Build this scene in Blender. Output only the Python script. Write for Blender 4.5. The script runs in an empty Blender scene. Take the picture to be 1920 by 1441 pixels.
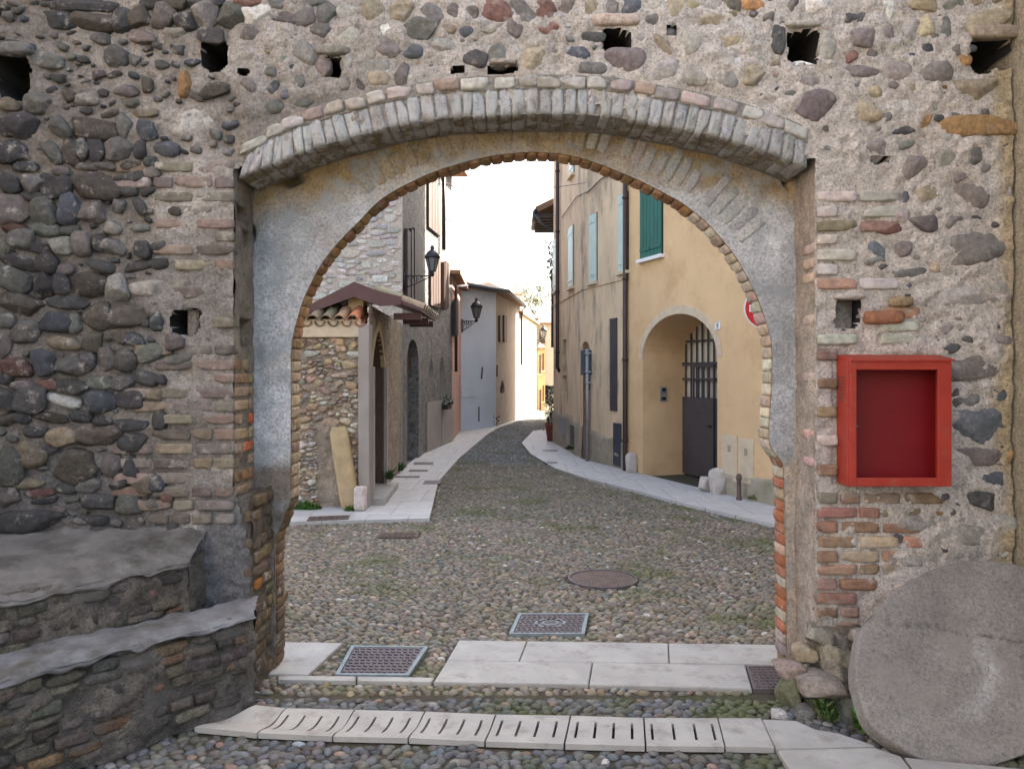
import bpy, math, random
import numpy as np
from math import sin, cos, pi, radians, sqrt, atan2
S = bpy.context.scene
rng = np.random.default_rng(7)
random.seed(7)

# ------------------------------------------------------------------ camera, sky, sun, exposure
F, CX, HY, D, H = 1450.0, 960.0, 700.0, 4.72, 1.95      # focal length in photo pixels, principal column, horizon row, distance, eye height
cd = bpy.data.cameras.new('camera'); cam = bpy.data.objects.new('camera', cd); S.collection.objects.link(cam)
cam.location = (0, -D, H); cam.rotation_euler = (radians(90), 0, 0)
cd.sensor_width = 36; cd.lens = F / 1920 * 36; cd.shift_y = -(720.5 - HY) / 1920
cd.clip_start = 0.05; cd.clip_end = 3000
S.camera = cam
SUN_EL, SUN_AZ = radians(40), radians(48)               # azimuth from +Y towards +X
W = bpy.data.worlds.new('World'); S.world = W; W.use_nodes = True
nt = W.node_tree; bg = nt.nodes['Background']
sky = nt.nodes.new('ShaderNodeTexSky'); sky.sky_type = 'NISHITA'; sky.sun_disc = False
sky.sun_elevation = SUN_EL; sky.sun_rotation = SUN_AZ
sky.air_density = 1.0; sky.dust_density = 5.0; sky.ozone_density = 0.6
bw = nt.nodes.new('ShaderNodeRGBToBW'); hz = nt.nodes.new('ShaderNodeMix'); hz.data_type = 'RGBA'; hz.inputs[0].default_value = .36   # thin high haze: a milky sky
nt.links.new(sky.outputs[0], bw.inputs[0]); nt.links.new(sky.outputs[0], hz.inputs[6]); nt.links.new(bw.outputs[0], hz.inputs[7])
nt.links.new(hz.outputs[2], bg.inputs[0]); bg.inputs[1].default_value = 0.13
sd = bpy.data.lights.new('sun', 'SUN'); sd.energy = 4.5; sd.angle = radians(0.5); sd.color = (1, .93, .82)
so = bpy.data.objects.new('sun', sd); S.collection.objects.link(so)
so.rotation_euler = (radians(90) - SUN_EL, 0, pi - SUN_AZ)
vs = S.view_settings; vs.view_transform = 'Standard'; vs.look = 'None'; vs.gamma = 1; vs.use_curve_mapping = False
vs.exposure = 2.85
S.render.film_transparent = False
try:
    S.cycles.max_bounces = 8; S.cycles.diffuse_bounces = 4; S.cycles.use_denoising = True
except Exception: pass

# ------------------------------------------------------------------ helpers
COL = S.collection
def A(*v): return np.array(v, float)
def unit(v): v = np.asarray(v, float); return v / np.linalg.norm(v)
def at(px, py, Y):
    d = Y + D; return A((px - CX) * d / F, Y, H - (py - HY) * d / F)
def gnd(px, py, z=0.0):
    d = F * (H - z) / (py - HY); return ((px - CX) * d / F, d - D)

def vnoise(x, y, scale, seed=0):
    """smooth value noise, -1..1"""
    r = np.random.default_rng(1000 + seed); T = r.uniform(-1, 1, (256, 256))
    x = np.asarray(x, float) / scale + 1000; y = np.asarray(y, float) / scale + 1000
    xi = np.floor(x).astype(int); yi = np.floor(y).astype(int)
    fx = x - xi; fy = y - yi
    fx = fx * fx * (3 - 2 * fx); fy = fy * fy * (3 - 2 * fy)
    g = lambda a, b: T[a % 256, b % 256]
    return (g(xi, yi) * (1 - fx) + g(xi + 1, yi) * fx) * (1 - fy) + (g(xi, yi + 1) * (1 - fx) + g(xi + 1, yi + 1) * fx) * fy

class MB:
    def __init__(s): s.v = []; s.f = []; s.c = []; s.m = []; s.n = 0
    def add(s, v, faces, col=(.5, .5, .5), mat=0):
        v = np.asarray(v, float).reshape(-1, 3)
        if len(v) == 0: return
        s.v.append(v)
        c = np.asarray(col, float)
        s.c.append(np.tile(c, (len(v), 1)) if c.ndim == 1 else c)
        if isinstance(faces, np.ndarray): groups = [faces]
        else:
            d = {}
            for f in faces: d.setdefault(len(f), []).append(f)
            groups = [np.array(x, int) for x in d.values()]
        for g in groups:
            s.f.append(g + s.n); s.m.append((len(g), mat))
        s.n += len(v)
    def box(s, c, h, col=(.5, .5, .5), mat=0, U=(1, 0, 0), V=(0, 1, 0), N=(0, 0, 1)):
        c = A(*c); U = A(*U); V = A(*V); N = A(*N)
        v = [c + a * h[0] * U + b * h[1] * V + d * h[2] * N for d in (-1, 1) for a, b in ((-1, -1), (1, -1), (1, 1), (-1, 1))]
        s.add(v, [(3, 2, 1, 0), (4, 5, 6, 7), (0, 1, 5, 4), (1, 2, 6, 5), (2, 3, 7, 6), (3, 0, 4, 7)], col, mat)
    def bbox(s, lo, hi, col=(.5, .5, .5), mat=0):
        lo = A(*lo); hi = A(*hi); s.box((lo + hi) / 2, (hi - lo) / 2, col, mat)
    def prism(s, poly, z0, z1, col=(.5, .5, .5), mat=0, bevel=0.0):
        P = [A(p[0], p[1]) for p in poly]; n = len(P)
        ar = sum(P[i][0] * P[(i + 1) % n][1] - P[(i + 1) % n][0] * P[i][1] for i in range(n))
        if ar < 0: P = P[::-1]
        v = [(p[0], p[1], z0) for p in P] + [(p[0], p[1], z1 - bevel) for p in P]
        f = [tuple(range(n))[::-1]] + [(i, (i + 1) % n, n + (i + 1) % n, n + i) for i in range(n)]
        if bevel > 0:
            cen = sum(P) / n
            for p in P:
                q = p + unit(cen - p) * bevel * 1.3; v.append((q[0], q[1], z1))
            f += [(n + i, n + (i + 1) % n, 2 * n + (i + 1) % n, 2 * n + i) for i in range(n)] + [tuple(range(2 * n, 3 * n))]
        else: f += [tuple(range(n, 2 * n))]
        s.add(v, f, col, mat)
    def grid(s, pts, col=(.5, .5, .5), mat=0, keep=None, flip=False):
        ny, nx = pts.shape[:2]
        idx = np.arange(ny * nx).reshape(ny, nx)
        q = np.stack([idx[:-1, :-1], idx[:-1, 1:], idx[1:, 1:], idx[1:, :-1]], -1)
        if flip: q = q[..., ::-1]
        q = q[keep] if keep is not None else q.reshape(-1, 4)
        c = np.asarray(col, float)
        s.add(pts.reshape(-1, 3), q, c if c.ndim == 1 else c.reshape(-1, 3), mat)
    def tube(s, pts, r, n=8, col=(.5, .5, .5), mat=0, cap=True):
        pts = [A(*p) for p in pts]; R = r if isinstance(r, (list, tuple)) else [r] * len(pts)
        vs_ = []; prev = None
        for i, p in enumerate(pts):
            t = unit((pts[min(i + 1, len(pts) - 1)] - pts[max(i - 1, 0)]))
            a = np.cross(t, A(0, 0, 1)) if abs(t[2]) < .9 else np.cross(t, A(1, 0, 0))
            if prev is not None and abs(np.dot(prev, t)) < .95: a = prev - np.dot(prev, t) * t
            a = unit(a); prev = a; b = np.cross(t, a)
            for k in range(n): vs_.append(p + R[i] * (cos(2 * pi * k / n) * a + sin(2 * pi * k / n) * b))
        f = [(i * n + k, i * n + (k + 1) % n, (i + 1) * n + (k + 1) % n, (i + 1) * n + k) for i in range(len(pts) - 1) for k in range(n)]
        if cap: f += [tuple(range(n))[::-1], tuple(range((len(pts) - 1) * n, len(pts) * n))]
        s.add(vs_, f, col, mat)
    def lathe(s, c, prof, n=24, col=(.5, .5, .5), mat=0):
        v = [(c[0] + r * cos(2 * pi * k / n), c[1] + r * sin(2 * pi * k / n), c[2] + z) for r, z in prof for k in range(n)]
        f = [(i * n + k, i * n + (k + 1) % n, (i + 1) * n + (k + 1) % n, (i + 1) * n + k) for i in range(len(prof) - 1) for k in range(n)]
        f += [tuple(range(n))[::-1], tuple(range((len(prof) - 1) * n, len(prof) * n))]
        s.add(v, f, col, mat)
    def build(s, name, mats, parent=None, smooth=False, bevel=0.0):
        v = np.concatenate(s.v); me = bpy.data.meshes.new(name)
        me.vertices.add(len(v)); me.vertices.foreach_set('co', v.astype(np.float32).ravel())
        tot = np.concatenate([np.full(len(g), g.shape[1]) for g in s.f])
        loops = np.concatenate([g.ravel() for g in s.f])
        me.loops.add(len(loops)); me.loops.foreach_set('vertex_index', loops.astype(np.int32))
        me.polygons.add(len(tot)); st = np.concatenate([[0], np.cumsum(tot)[:-1]])
        me.polygons.foreach_set('loop_start', st.astype(np.int32))
        mi = np.concatenate([np.full(n, m) for n, m in s.m]); me.polygons.foreach_set('material_index', mi.astype(np.int32))
        me.polygons.foreach_set('use_smooth', np.full(len(tot), bool(smooth)))
        for m in (mats if isinstance(mats, (list, tuple)) else [mats]): me.materials.append(m)
        ca = me.color_attributes.new('Col', 'FLOAT_COLOR', 'POINT')
        c = np.concatenate(s.c); ca.data.foreach_set('color', np.c_[c, np.ones(len(c))].astype(np.float32).ravel())
        me.update(calc_edges=True); me.validate()
        o = bpy.data.objects.new(name, me); COL.objects.link(o)
        if parent is not None:
            o.parent = parent; o.matrix_parent_inverse = parent.matrix_world.inverted() if False else o.matrix_parent_inverse
            o.location = tuple(-A(*parent.location))
        if bevel > 0:
            b = o.modifiers.new('bevel', 'BEVEL'); b.width = bevel; b.segments = 2; b.limit_method = 'ANGLE'
        return o

def thing(name, label, cat, loc=(0, 0, 0), group=None, kind=None):
    o = bpy.data.objects.new(name, None); COL.objects.link(o); o.location = tuple(loc)
    o['label'] = label; o['category'] = cat
    if group: o['group'] = group
    if kind: o['kind'] = kind
    return o
def tag(o, label, cat, group=None, kind=None):
    o['label'] = label; o['category'] = cat
    if group: o['group'] = group
    if kind: o['kind'] = kind
    return o
def struct(o, label=None, kind='structure'):
    o['kind'] = kind
    if label: o['label'] = label
    return o

# --- stones and bricks
def _ico(sub):
    t = (1 + 5 ** .5) / 2
    v = [(-1, t, 0), (1, t, 0), (-1, -t, 0), (1, -t, 0), (0, -1, t), (0, 1, t), (0, -1, -t), (0, 1, -t), (t, 0, -1), (t, 0, 1), (-t, 0, -1), (-t, 0, 1)]
    f = [(0, 11, 5), (0, 5, 1), (0, 1, 7), (0, 7, 10), (0, 10, 11), (1, 5, 9), (5, 11, 4), (11, 10, 2), (10, 7, 6), (7, 1, 8), (3, 9, 4), (3, 4, 2), (3, 2, 6), (3, 6, 8), (3, 8, 9), (4, 9, 5), (2, 4, 11), (6, 2, 10), (8, 6, 7), (9, 8, 1)]
    v = [unit(x) for x in v]
    for _ in range(sub):
        cache = {}; nf = []
        def mid(a, b):
            k = (min(a, b), max(a, b))
            if k not in cache: v.append(unit(v[a] + v[b])); cache[k] = len(v) - 1
            return cache[k]
        for a, b, c in f:
            x, y, z = mid(a, b), mid(b, c), mid(c, a); nf += [(a, x, z), (b, y, x), (c, z, y), (x, y, z)]
        f = nf
    return np.array(v), np.array(f, int)
ICO = {k: _ico(k) for k in (1, 2, 3)}
def _cube(n):
    vs_, fs = [], []
    key = {}
    def vid(p):
        k = tuple(int(round(x * n)) for x in p)
        if k not in key: key[k] = len(vs_); vs_.append(A(*p))
        return key[k]
    for ax in range(3):
        for sg in (-1, 1):
            for i in range(n):
                for j in range(n):
                    q = []
                    for a, b in ((i, j), (i + 1, j), (i + 1, j + 1), (i, j + 1)):
                        p = [0, 0, 0]; p[ax] = sg; p[(ax + 1) % 3] = -1 + 2 * a / n; p[(ax + 2) % 3] = -1 + 2 * b / n
                        q.append(vid(p))
                    fs.append(q if sg > 0 else q[::-1])
    return np.array(vs_), np.array(fs, int)
CUBE = {k: _cube(k) for k in (2, 3, 4, 5, 6)}
I3 = (A(1, 0, 0), A(0, 0, 1), A(0, -1, 0))
def stone(mb, p, half, frame=I3, ang=0.0, col=(.3, .3, .3), sub=2, sq=2.4, cuts=4, lump=.06, mat=0):
    v, f = ICO[sub]; v = v.copy()
    v /= (np.abs(v) ** sq).sum(1, keepdims=True) ** (1 / sq)
    for _ in range(3):
        k = rng.normal(0, 2.2, 3); v *= 1 + lump * np.sin(v @ k + rng.uniform(0, 6))[:, None]
    for _ in range(cuts):
        d = unit(rng.normal(0, 1, 3) * A(1, 1, .6)); h = rng.uniform(.62, .95)
        e = v @ d - h; v -= np.where(e > 0, e * .9, 0)[:, None] * d
    v *= 1 + .012 * rng.normal(0, 1, (len(v), 1))
    v *= A(*half)
    ca, sa = cos(ang), sin(ang)
    x = v[:, 0] * ca - v[:, 1] * sa; y = v[:, 0] * sa + v[:, 1] * ca
    U, V, N = frame
    mb.add(A(*p) + x[:, None] * U + y[:, None] * V + v[:, 2:3] * N, f, col, mat)
def brick(mb, p, half, frame=I3, col=(.3, .2, .15), n=4, sq=9, rough=.03, cuts=1, mat=0, ang=0.0):
    v, f = CUBE[n]; v = v.copy()
    v = v / (np.abs(v) ** sq).sum(1, keepdims=True) ** (1 / sq)
    for _ in range(cuts):
        d = unit(rng.choice([-1, 1], 3) * rng.uniform(.4, 1, 3)); h = rng.uniform(1.05, 1.45)
        e = v @ d - h; v -= np.where(e > 0, e, 0)[:, None] * d
    v += rng.normal(0, rough, v.shape) * A(.4, .8, 1.2)
    v *= A(*half)
    ca, sa = cos(ang), sin(ang)
    x = v[:, 0] * ca - v[:, 1] * sa; y = v[:, 0] * sa + v[:, 1] * ca
    U, V, N = frame
    mb.add(A(*p) + x[:, None] * U + y[:, None] * V + v[:, 2:3] * N, f, col, mat)
def jit(c, s=.15, h=.04):
    c = A(*c) * (1 + rng.normal(0, s)); return np.clip(c * (1 + rng.normal(0, h, 3)), .01, .9)
PAL = dict(D=(.070, .068, .070), B=(.100, .088, .074), G=(.150, .146, .140), L=(.30, .285, .262), W=(.50, .49, .47), P=(.160, .138, .132), Q=(.245, .222, .205),
           T=(.25, .21, .155), O=(.30, .18, .085), N=(.125, .125, .115), R=(.18, .10, .085), K=(.082, .090, .105), Y=(.34, .29, .20))

# --- materials
def new_mat(name):
    m = bpy.data.materials.new(name); m.use_nodes = True
    n = m.node_tree.nodes; l = m.node_tree.links
    return m, n, l, n['Principled BSDF']
def _noise(n, l, vec, scale, detail=6, rough=.6):
    t = n.new('ShaderNodeTexNoise'); t.inputs['Scale'].default_value = scale; t.inputs['Detail'].default_value = detail; t.inputs['Roughness'].default_value = rough
    l.new(vec, t.inputs['Vector']); return t.outputs['Fac']
def _ramp(n, l, fac, stops):
    r = n.new('ShaderNodeValToRGB'); e = r.color_ramp.elements
    while len(e) < len(stops): e.new(.5)
    for x, (p, c) in zip(e, stops):
        x.position = p; x.color = (*c, 1) if len(c) == 3 else c
    l.new(fac, r.inputs[0]); return r.outputs[0]
def _mix(n, l, fac, a, b, mode='MIX'):
    m = n.new('ShaderNodeMix'); m.data_type = 'RGBA'; m.blend_type = mode
    for s, x in ((m.inputs[0], fac), (m.inputs[6], a), (m.inputs[7], b)):
        if isinstance(x, (int, float)): s.default_value = x
        elif isinstance(x, tuple): s.default_value = (*x, 1)
        else: l.new(x, s)
    return m.outputs[2]
def _vec(n, l, stretch=None):
    t = n.new('ShaderNodeTexCoord').outputs['Object']
    if stretch:
        m = n.new('ShaderNodeMapping'); m.inputs['Scale'].default_value = stretch; l.new(t, m.inputs['Vector']); t = m.outputs[0]
    return t
def _bump(n, l, b, h, strength, dist=.01):
    u = n.new('ShaderNodeBump'); u.inputs['Strength'].default_value = strength; u.inputs['Distance'].default_value = dist
    l.new(h, u.inputs['Height']); l.new(u.outputs[0], b.inputs['Normal']); return u
def m_plain(name, c, rough=.6, metal=0.0, var=.18, scale=9, bump=.15, dist=.004, spec=.4, dirt=None, dirt_scale=3, dirt_at=.58, stretch=None):
    m, n, l, b = new_mat(name); v = _vec(n, l, stretch)
    f = _noise(n, l, v, scale)
    col = _ramp(n, l, f, [(.3, tuple(x * (1 - var) for x in c)), (.7, tuple(min(1, x * (1 + var)) for x in c))])
    if dirt:
        g = _noise(n, l, v, dirt_scale, 8, .7)
        k = _ramp(n, l, g, [(dirt_at - .06, (0, 0, 0)), (dirt_at + .12, (1, 1, 1))])
        col = _mix(n, l, k, col, dirt)
    l.new(col, b.inputs['Base Color']); b.inputs['Roughness'].default_value = rough; b.inputs['Metallic'].default_value = metal
    b.inputs['Specular IOR Level'].default_value = spec
    if bump: _bump(n, l, b, _noise(n, l, v, scale * 9, 5, .7), bump, dist)
    return m
def m_col(name, var=.25, scale=25, bump=.4, dist=.006, rough=.85, speck=None, wash=None, wash_scale=4, wash_at=.6, moss=None, moss_scale=1.2, moss_at=.6, fine=120, spec=.3, grit=1.0):
    """colour comes from each stone's own attribute, roughened by noise"""
    m, n, l, b = new_mat(name); v = _vec(n, l)
    at_ = n.new('ShaderNodeAttribute'); at_.attribute_name = 'Col'; col = at_.outputs['Color']
    f = _noise(n, l, v, scale, 8, .65)
    col = _mix(n, l, 1.0, col, _ramp(n, l, f, [(.28, (1 - var,) * 3), (.72, (1 + var,) * 3)]), 'MULTIPLY')
    if speck:
        g = _noise(n, l, v, 95, 3, .6)
        col = _mix(n, l, _ramp(n, l, g, [(.57, (0, 0, 0)), (.66, (.8 * grit,) * 3)]), col, speck)
        g3 = _noise(n, l, v, 55, 5, .7); col = _mix(n, l, 1.0, col, _ramp(n, l, g3, [(.33, (1 - .38 * grit,) * 3), (.5, (1.0,) * 3), (.68, (1 + .3 * grit,) * 3)]), 'MULTIPLY')
    if wash:
        g = _noise(n, l, v, wash_scale, 8, .7)
        col = _mix(n, l, _ramp(n, l, g, [(wash_at - .04, (0, 0, 0)), (wash_at + .08, (.85,) * 3)]), col, wash)
    if moss:
        g = _noise(n, l, v, moss_scale, 5, .6)
        col = _mix(n, l, _ramp(n, l, g, [(moss_at - .05, (0, 0, 0)), (moss_at + .1, (.75,) * 3)]), col, moss)
    l.new(col, b.inputs['Base Color']); b.inputs['Roughness'].default_value = rough; b.inputs['Specular IOR Level'].default_value = spec
    h = n.new('ShaderNodeMath'); h.operation = 'ADD'
    l.new(_noise(n, l, v, fine, 6, .75), h.inputs[0]); l.new(f, h.inputs[1])
    _bump(n, l, b, h.outputs[0], bump, dist)
    return m
def m_rubble(name, cols, mortar, scale=4.5, squash=1.7, bump=.7, edge=.06, dist=.03):
    m, n, l, b = new_mat(name); v = _vec(n, l, (1, 1, squash))
    nz = n.new('ShaderNodeTexNoise'); nz.inputs['Scale'].default_value = 6; l.new(v, nz.inputs['Vector'])
    va = n.new('ShaderNodeVectorMath'); va.operation = 'MULTIPLY_ADD'; va.inputs[1].default_value = (.16,) * 3
    l.new(nz.outputs['Color'], va.inputs[0]); l.new(v, va.inputs[2])
    vo = n.new('ShaderNodeTexVoronoi'); vo.inputs['Scale'].default_value = scale; l.new(va.outputs[0], vo.inputs['Vector'])
    ve = n.new('ShaderNodeTexVoronoi'); ve.feature = 'DISTANCE_TO_EDGE'; ve.inputs['Scale'].default_value = scale; l.new(va.outputs[0], ve.inputs['Vector'])
    sp = n.new('ShaderNodeSeparateColor'); l.new(vo.outputs['Color'], sp.inputs[0])
    st = _ramp(n, l, sp.outputs[0], [(i / max(1, len(cols) - 1), c) for i, c in enumerate(cols)])
    st = _mix(n, l, 1.0, st, _ramp(n, l, _noise(n, l, v, 22, 7, .7), [(.3, (.7,) * 3), (.7, (1.25,) * 3)]), 'MULTIPLY')
    e = _ramp(n, l, ve.outputs['Distance'], [(edge * .4, (0, 0, 0)), (edge * 1.8, (1, 1, 1))])
    col = _mix(n, l, e, mortar, st)
    l.new(col, b.inputs['Base Color']); b.inputs['Roughness'].default_value = .9; b.inputs['Specular IOR Level'].default_value = .2
    h = n.new('ShaderNodeMath'); h.operation = 'MULTIPLY_ADD'; h.inputs[1].default_value = .35
    l.new(_noise(n, l, v, 40, 6, .7), h.inputs[0]); l.new(e, h.inputs[2])
    _bump(n, l, b, h.outputs[0], bump, dist)
    return m

M = {}
M['mortar'] = m_col('lime_mortar', .28, 14, .9, .022, .95, speck=(.16, .145, .13), fine=75)
M['stone'] = m_col('river_stone', .42, 26, .7, .010, .85, wash=(.30, .275, .25), wash_scale=11, wash_at=.60, fine=90, speck=(.06, .055, .05), grit=.5)
M['brick'] = m_col('old_brick', .35, 22, .7, .009, .95, wash=(.42, .40, .37), wash_scale=7, wash_at=.60, fine=90)
M['limebrick'] = m_col('limewashed_brick', .22, 20, .6, .008, .95, speck=(.13, .125, .12), wash=(.38, .385, .385), grit=.9, wash_scale=8, wash_at=.48, fine=90)
M['plaster'] = m_col('limewash_plaster', .22, 9, .7, .014, .95, speck=(.22, .22, .22), wash=(.30, .325, .34), wash_scale=5, wash_at=.56, fine=70)
M['cobble'] = m_col('cobble', .25, 20, .25, .004, .7, moss=(.07, .085, .016), moss_scale=1.1, moss_at=.565, fine=140, spec=.35)
M['bench'] = m_col('bench_masonry', .5, 16, 1.0, .02, .95, speck=(.05, .045, .04), wash=(.125, .118, .112), wash_scale=6, wash_at=.55, fine=70)
M['ledge'] = m_plain('ledge_mortar', (.140, .142, .150), .95, var=.35, scale=7, bump=.5, dist=.01, dirt=(.075, .07, .06), dirt_scale=5, dirt_at=.54)
M['ledge_dark'] = m_plain('old_mortar_bed', (.135, .128, .122), .95, var=.35, scale=6, bump=.7, dist=.012, dirt=(.06, .055, .048), dirt_scale=4, dirt_at=.54)
M['white_stone'] = m_plain('white_limestone', (.345, .332, .308), .75, var=.16, scale=3, bump=.3, dist=.004, dirt=(.22, .20, .18), dirt_scale=7, dirt_at=.58)
M['earth'] = m_plain('joint_earth', (.075, .063, .044), .95, var=.35, scale=12, bump=.8, dist=.02, dirt=(.06, .075, .02), dirt_scale=1.3, dirt_at=.55)
M['guard'] = m_col('guard_limestone', .18, 9, .4, .008, .85, wash=(.30, .27, .23), wash_scale=7, wash_at=.58, fine=60)
M['granite'] = m_col('millstone_granite', .16, 6, .45, .005, .85, speck=(.10, .09, .09), wash=(.24, .215, .195), wash_scale=2.5, wash_at=.56, fine=150, grit=.85)
M['red'] = m_plain('red_paint', (.34, .034, .020), .5, var=.12, scale=8, bump=.08, dirt=(.30, .075, .045), dirt_scale=22, dirt_at=.60)
M['red_shade'] = m_plain('red_paint_shaded', (.17, .004, .007), .5, var=.06, scale=5, bump=.04)  # darker copy of the red: the cabinet's inner shade is in the colour
M['iron'] = m_plain('cast_iron', (.12, .10, .105), .55, .35, var=.25, scale=15, bump=.3)
M['iron_rust'] = m_plain('rusty_iron', (.13, .09, .075), .75, .15, var=.3, scale=12, bump=.3)
M['iron_blue'] = m_plain('painted_iron', (.20, .24, .25), .6, .2, var=.2, scale=14, bump=.2)
M['black'] = m_plain('black_metal', (.02, .022, .026), .45, .3, var=.2, bump=.05)
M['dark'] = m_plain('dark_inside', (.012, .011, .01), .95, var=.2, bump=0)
M['grey_metal'] = m_plain('galvanised', (.30, .32, .34), .5, .5, var=.1, bump=.05)
M['brown_pipe'] = m_plain('copper_pipe', (.055, .036, .03), .45, .3, var=.2, scale=3, bump=.05)
M['yellow'] = m_plain('yellow_render', (.68, .465, .258), .92, var=.08, scale=1.1, bump=.25, dist=.006, dirt=(.58, .375, .20), dirt_scale=1.6, dirt_at=.55)
M['yellow_old'] = m_plain('weathered_yellow_render', (.64, .49, .33), .92, var=.14, scale=1.6, bump=.3, dist=.008, dirt=(.24, .205, .155), dirt_scale=1.5, dirt_at=.555, stretch=(1.6, 1.6, .5))
M['plinth'] = m_plain('grey_plinth', (.36, .31, .24), .95, var=.2, scale=5, bump=.5, dist=.012, dirt=(.22, .21, .13), dirt_scale=2.5, dirt_at=.55)
M['cream_stone'] = m_plain('cream_trim', (.58, .47, .33), .9, var=.12, scale=6, bump=.3)
M['green'] = m_plain('green_shutter', (.018, .125, .10), .45, var=.12, scale=4, bump=.06)
M['paleshut'] = m_plain('sky_glare_shutter', (.48, .60, .57), .4, var=.08, scale=4, bump=.05)  # near-white cyan carries the sky's reflection seen on the grazing shutters
M['brownwood'] = m_plain('brown_wood', (.085, .05, .035), .65, var=.35, scale=6, bump=.3, stretch=(6, 6, .6))
M['darkwood'] = m_plain('dark_wood', (.035, .025, .025), .65, var=.3, scale=6, bump=.2, stretch=(6, 6, .6))
M['doormetal'] = m_plain('grey_door', (.075, .065, .07), .55, .1, var=.15, scale=3, bump=.08)
M['fascia'] = m_plain('brown_fascia', (.10, .052, .05), .5, .2, var=.12, scale=3, bump=.05)
M['tile'] = m_col('roof_tile', .3, 14, .5, .01, .9, wash=(.10, .095, .06), wash_scale=7, wash_at=.56, fine=60)
M['rubble_light'] = m_rubble('pale_rubble', [(.40, .37, .33), (.50, .46, .42), (.30, .29, .27), (.46, .40, .36)], (.36, .34, .31), 3.2, 1.9)
M['rubble_dark'] = m_rubble('grey_rubble', [(.14, .135, .13), (.22, .21, .20), (.10, .10, .10), (.27, .25, .23)], (.22, .21, .20), 7.5, 1.4)
M['rubble_warm'] = m_rubble('warm_rubble', [(.30, .235, .17), (.36, .29, .21), (.22, .17, .13), (.40, .34, .27)], (.30, .24, .185), 5, 1.6)
M['pinkwall'] = m_plain('pink_render', (.42, .25, .20), .9, var=.1, scale=2, bump=.2)
M['bluewhite'] = m_plain('white_render', (.58, .68, .80), .9, var=.06, scale=1.2, bump=.15, dirt=(.49, .57, .67), dirt_scale=.8, dirt_at=.62)
M['greywall'] = m_plain('grey_render', (.34, .30, .27), .9, var=.12, scale=2, bump=.3)
M['litwall'] = m_plain('cream_render', (.62, .56, .45), .9, var=.06, scale=2, bump=.1)
M['orangewall'] = m_plain('orange_render', (.50, .35, .20), .9, var=.12, scale=1.5, bump=.15)
M['beigewall'] = m_plain('beige_render', (.55, .48, .36), .9, var=.1, scale=1.5, bump=.15)
M['tanwood'] = m_plain('tan_stone', (.46, .34, .19), .85, var=.15, scale=6, bump=.4, dirt=(.34, .27, .15), dirt_scale=5)
M['glass'] = m_plain('window_glass', (.03, .035, .04), .12, var=.1, bump=0, spec=.6)
M['milk'] = m_plain('lamp_glass', (.14, .15, .16), .25, var=.05, bump=0)
M['white'] = m_plain('white_paint', (.78, .78, .77), .5, var=.04, bump=.03)
M['signred'] = m_plain('sign_red', (.55, .012, .02), .4, var=.03, bump=0)
M['signback'] = m_plain('sign_back', (.055, .065, .085), .5, .2, var=.15, bump=.03)
M['leaf'] = m_col('leaf', .3, 10, .1, .003, .6, fine=30)
M['bark'] = m_plain('bark', (.12, .09, .065), .9, var=.3, scale=9, bump=.6)
M['terracotta'] = m_plain('terracotta', (.24, .06, .045), .7, var=.15, bump=.1)

# ------------------------------------------------------------------ ground
def inpoly(x, y, poly, grow=0.0):
    P = np.array(poly, float); n = len(P)
    ins = np.zeros(x.shape, bool); dmin = np.full(x.shape, 1e9)
    for i in range(n):
        a, b = P[i], P[(i + 1) % n]
        c = ((a[1] > y) != (b[1] > y)) & (x < (b[0] - a[0]) * (y - a[1]) / (b[1] - a[1] + 1e-12) + a[0]); ins ^= c
        e = b - a; L = e @ e + 1e-12; t = np.clip(((x - a[0]) * e[0] + (y - a[1]) * e[1]) / L, 0, 1)
        dmin = np.minimum(dmin, np.hypot(x - a[0] - t * e[0], y - a[1] - t * e[1]))
    return ins | (dmin < grow)
PAVED = []
# building lines (plan)
RH = [(5.75, 1.2), (2.28, 10.65), (1.6, 12.7), (1.16, 16.9)]             # right house front
LG = (-2.06, 6.4)                                                         # corner of the gatehouse
W0, W1, W2, W3 = (-1.72, 21.3), (-.58, 23.2), (.34, 28.5), (1.25, 35.5)

mb = MB(); mb.add([(-400, -400, -.016), (400, -400, -.016), (400, 900, -.016), (-400, 900, -.016)], [(0, 1, 2, 3)], (.1, .09, .07))
struct(mb.build('ground', M['earth']))

g = gnd
def quad(*pts): return [g(*p) for p in pts]
left_walk = [(-4.2, 5.5)] + quad((537, 983), (805, 976), (822, 905), (862, 860), (915, 815), (934, 803), (985, 784)) + [(1.0, 33), (1.4, 36), W3, W2, W1, W0, (-1.7, 17), (-2.2, 14), (-2.2, 8), LG, (-4.2, 6.4)]
right_walk = quad((1480, 994), (1400, 975), (1300, 952), (1200, 925), (1100, 900), (1040, 880), (995, 853), (978, 832), (1000, 809)) + [(1.3, 22), (1.3, 17), RH[3], RH[2], RH[1], (5.2, 2.7), (4.6, 2.8)]
m, n, l, b = new_mat('limestone_paving'); v = _vec(n, l)
bt = n.new('ShaderNodeTexBrick'); bt.inputs['Scale'].default_value = 1.0; bt.inputs['Mortar Size'].default_value = .006; bt.inputs['Brick Width'].default_value = .55; bt.inputs['Row Height'].default_value = 1.15
bt.inputs['Color1'].default_value = (.46, .45, .44, 1); bt.inputs['Color2'].default_value = (.49, .475, .46, 1); bt.inputs['Mortar'].default_value = (.24, .22, .21, 1)
l.new(v, bt.inputs['Vector'])
c_ = _mix(n, l, 1.0, bt.outputs['Color'], _ramp(n, l, _noise(n, l, v, 5, 8, .7), [(.3, (.78,) * 3), (.7, (1.08,) * 3)]), 'MULTIPLY')
l.new(c_, b.inputs['Base Color']); b.inputs['Roughness'].default_value = .7
M['paving'] = m
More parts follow.
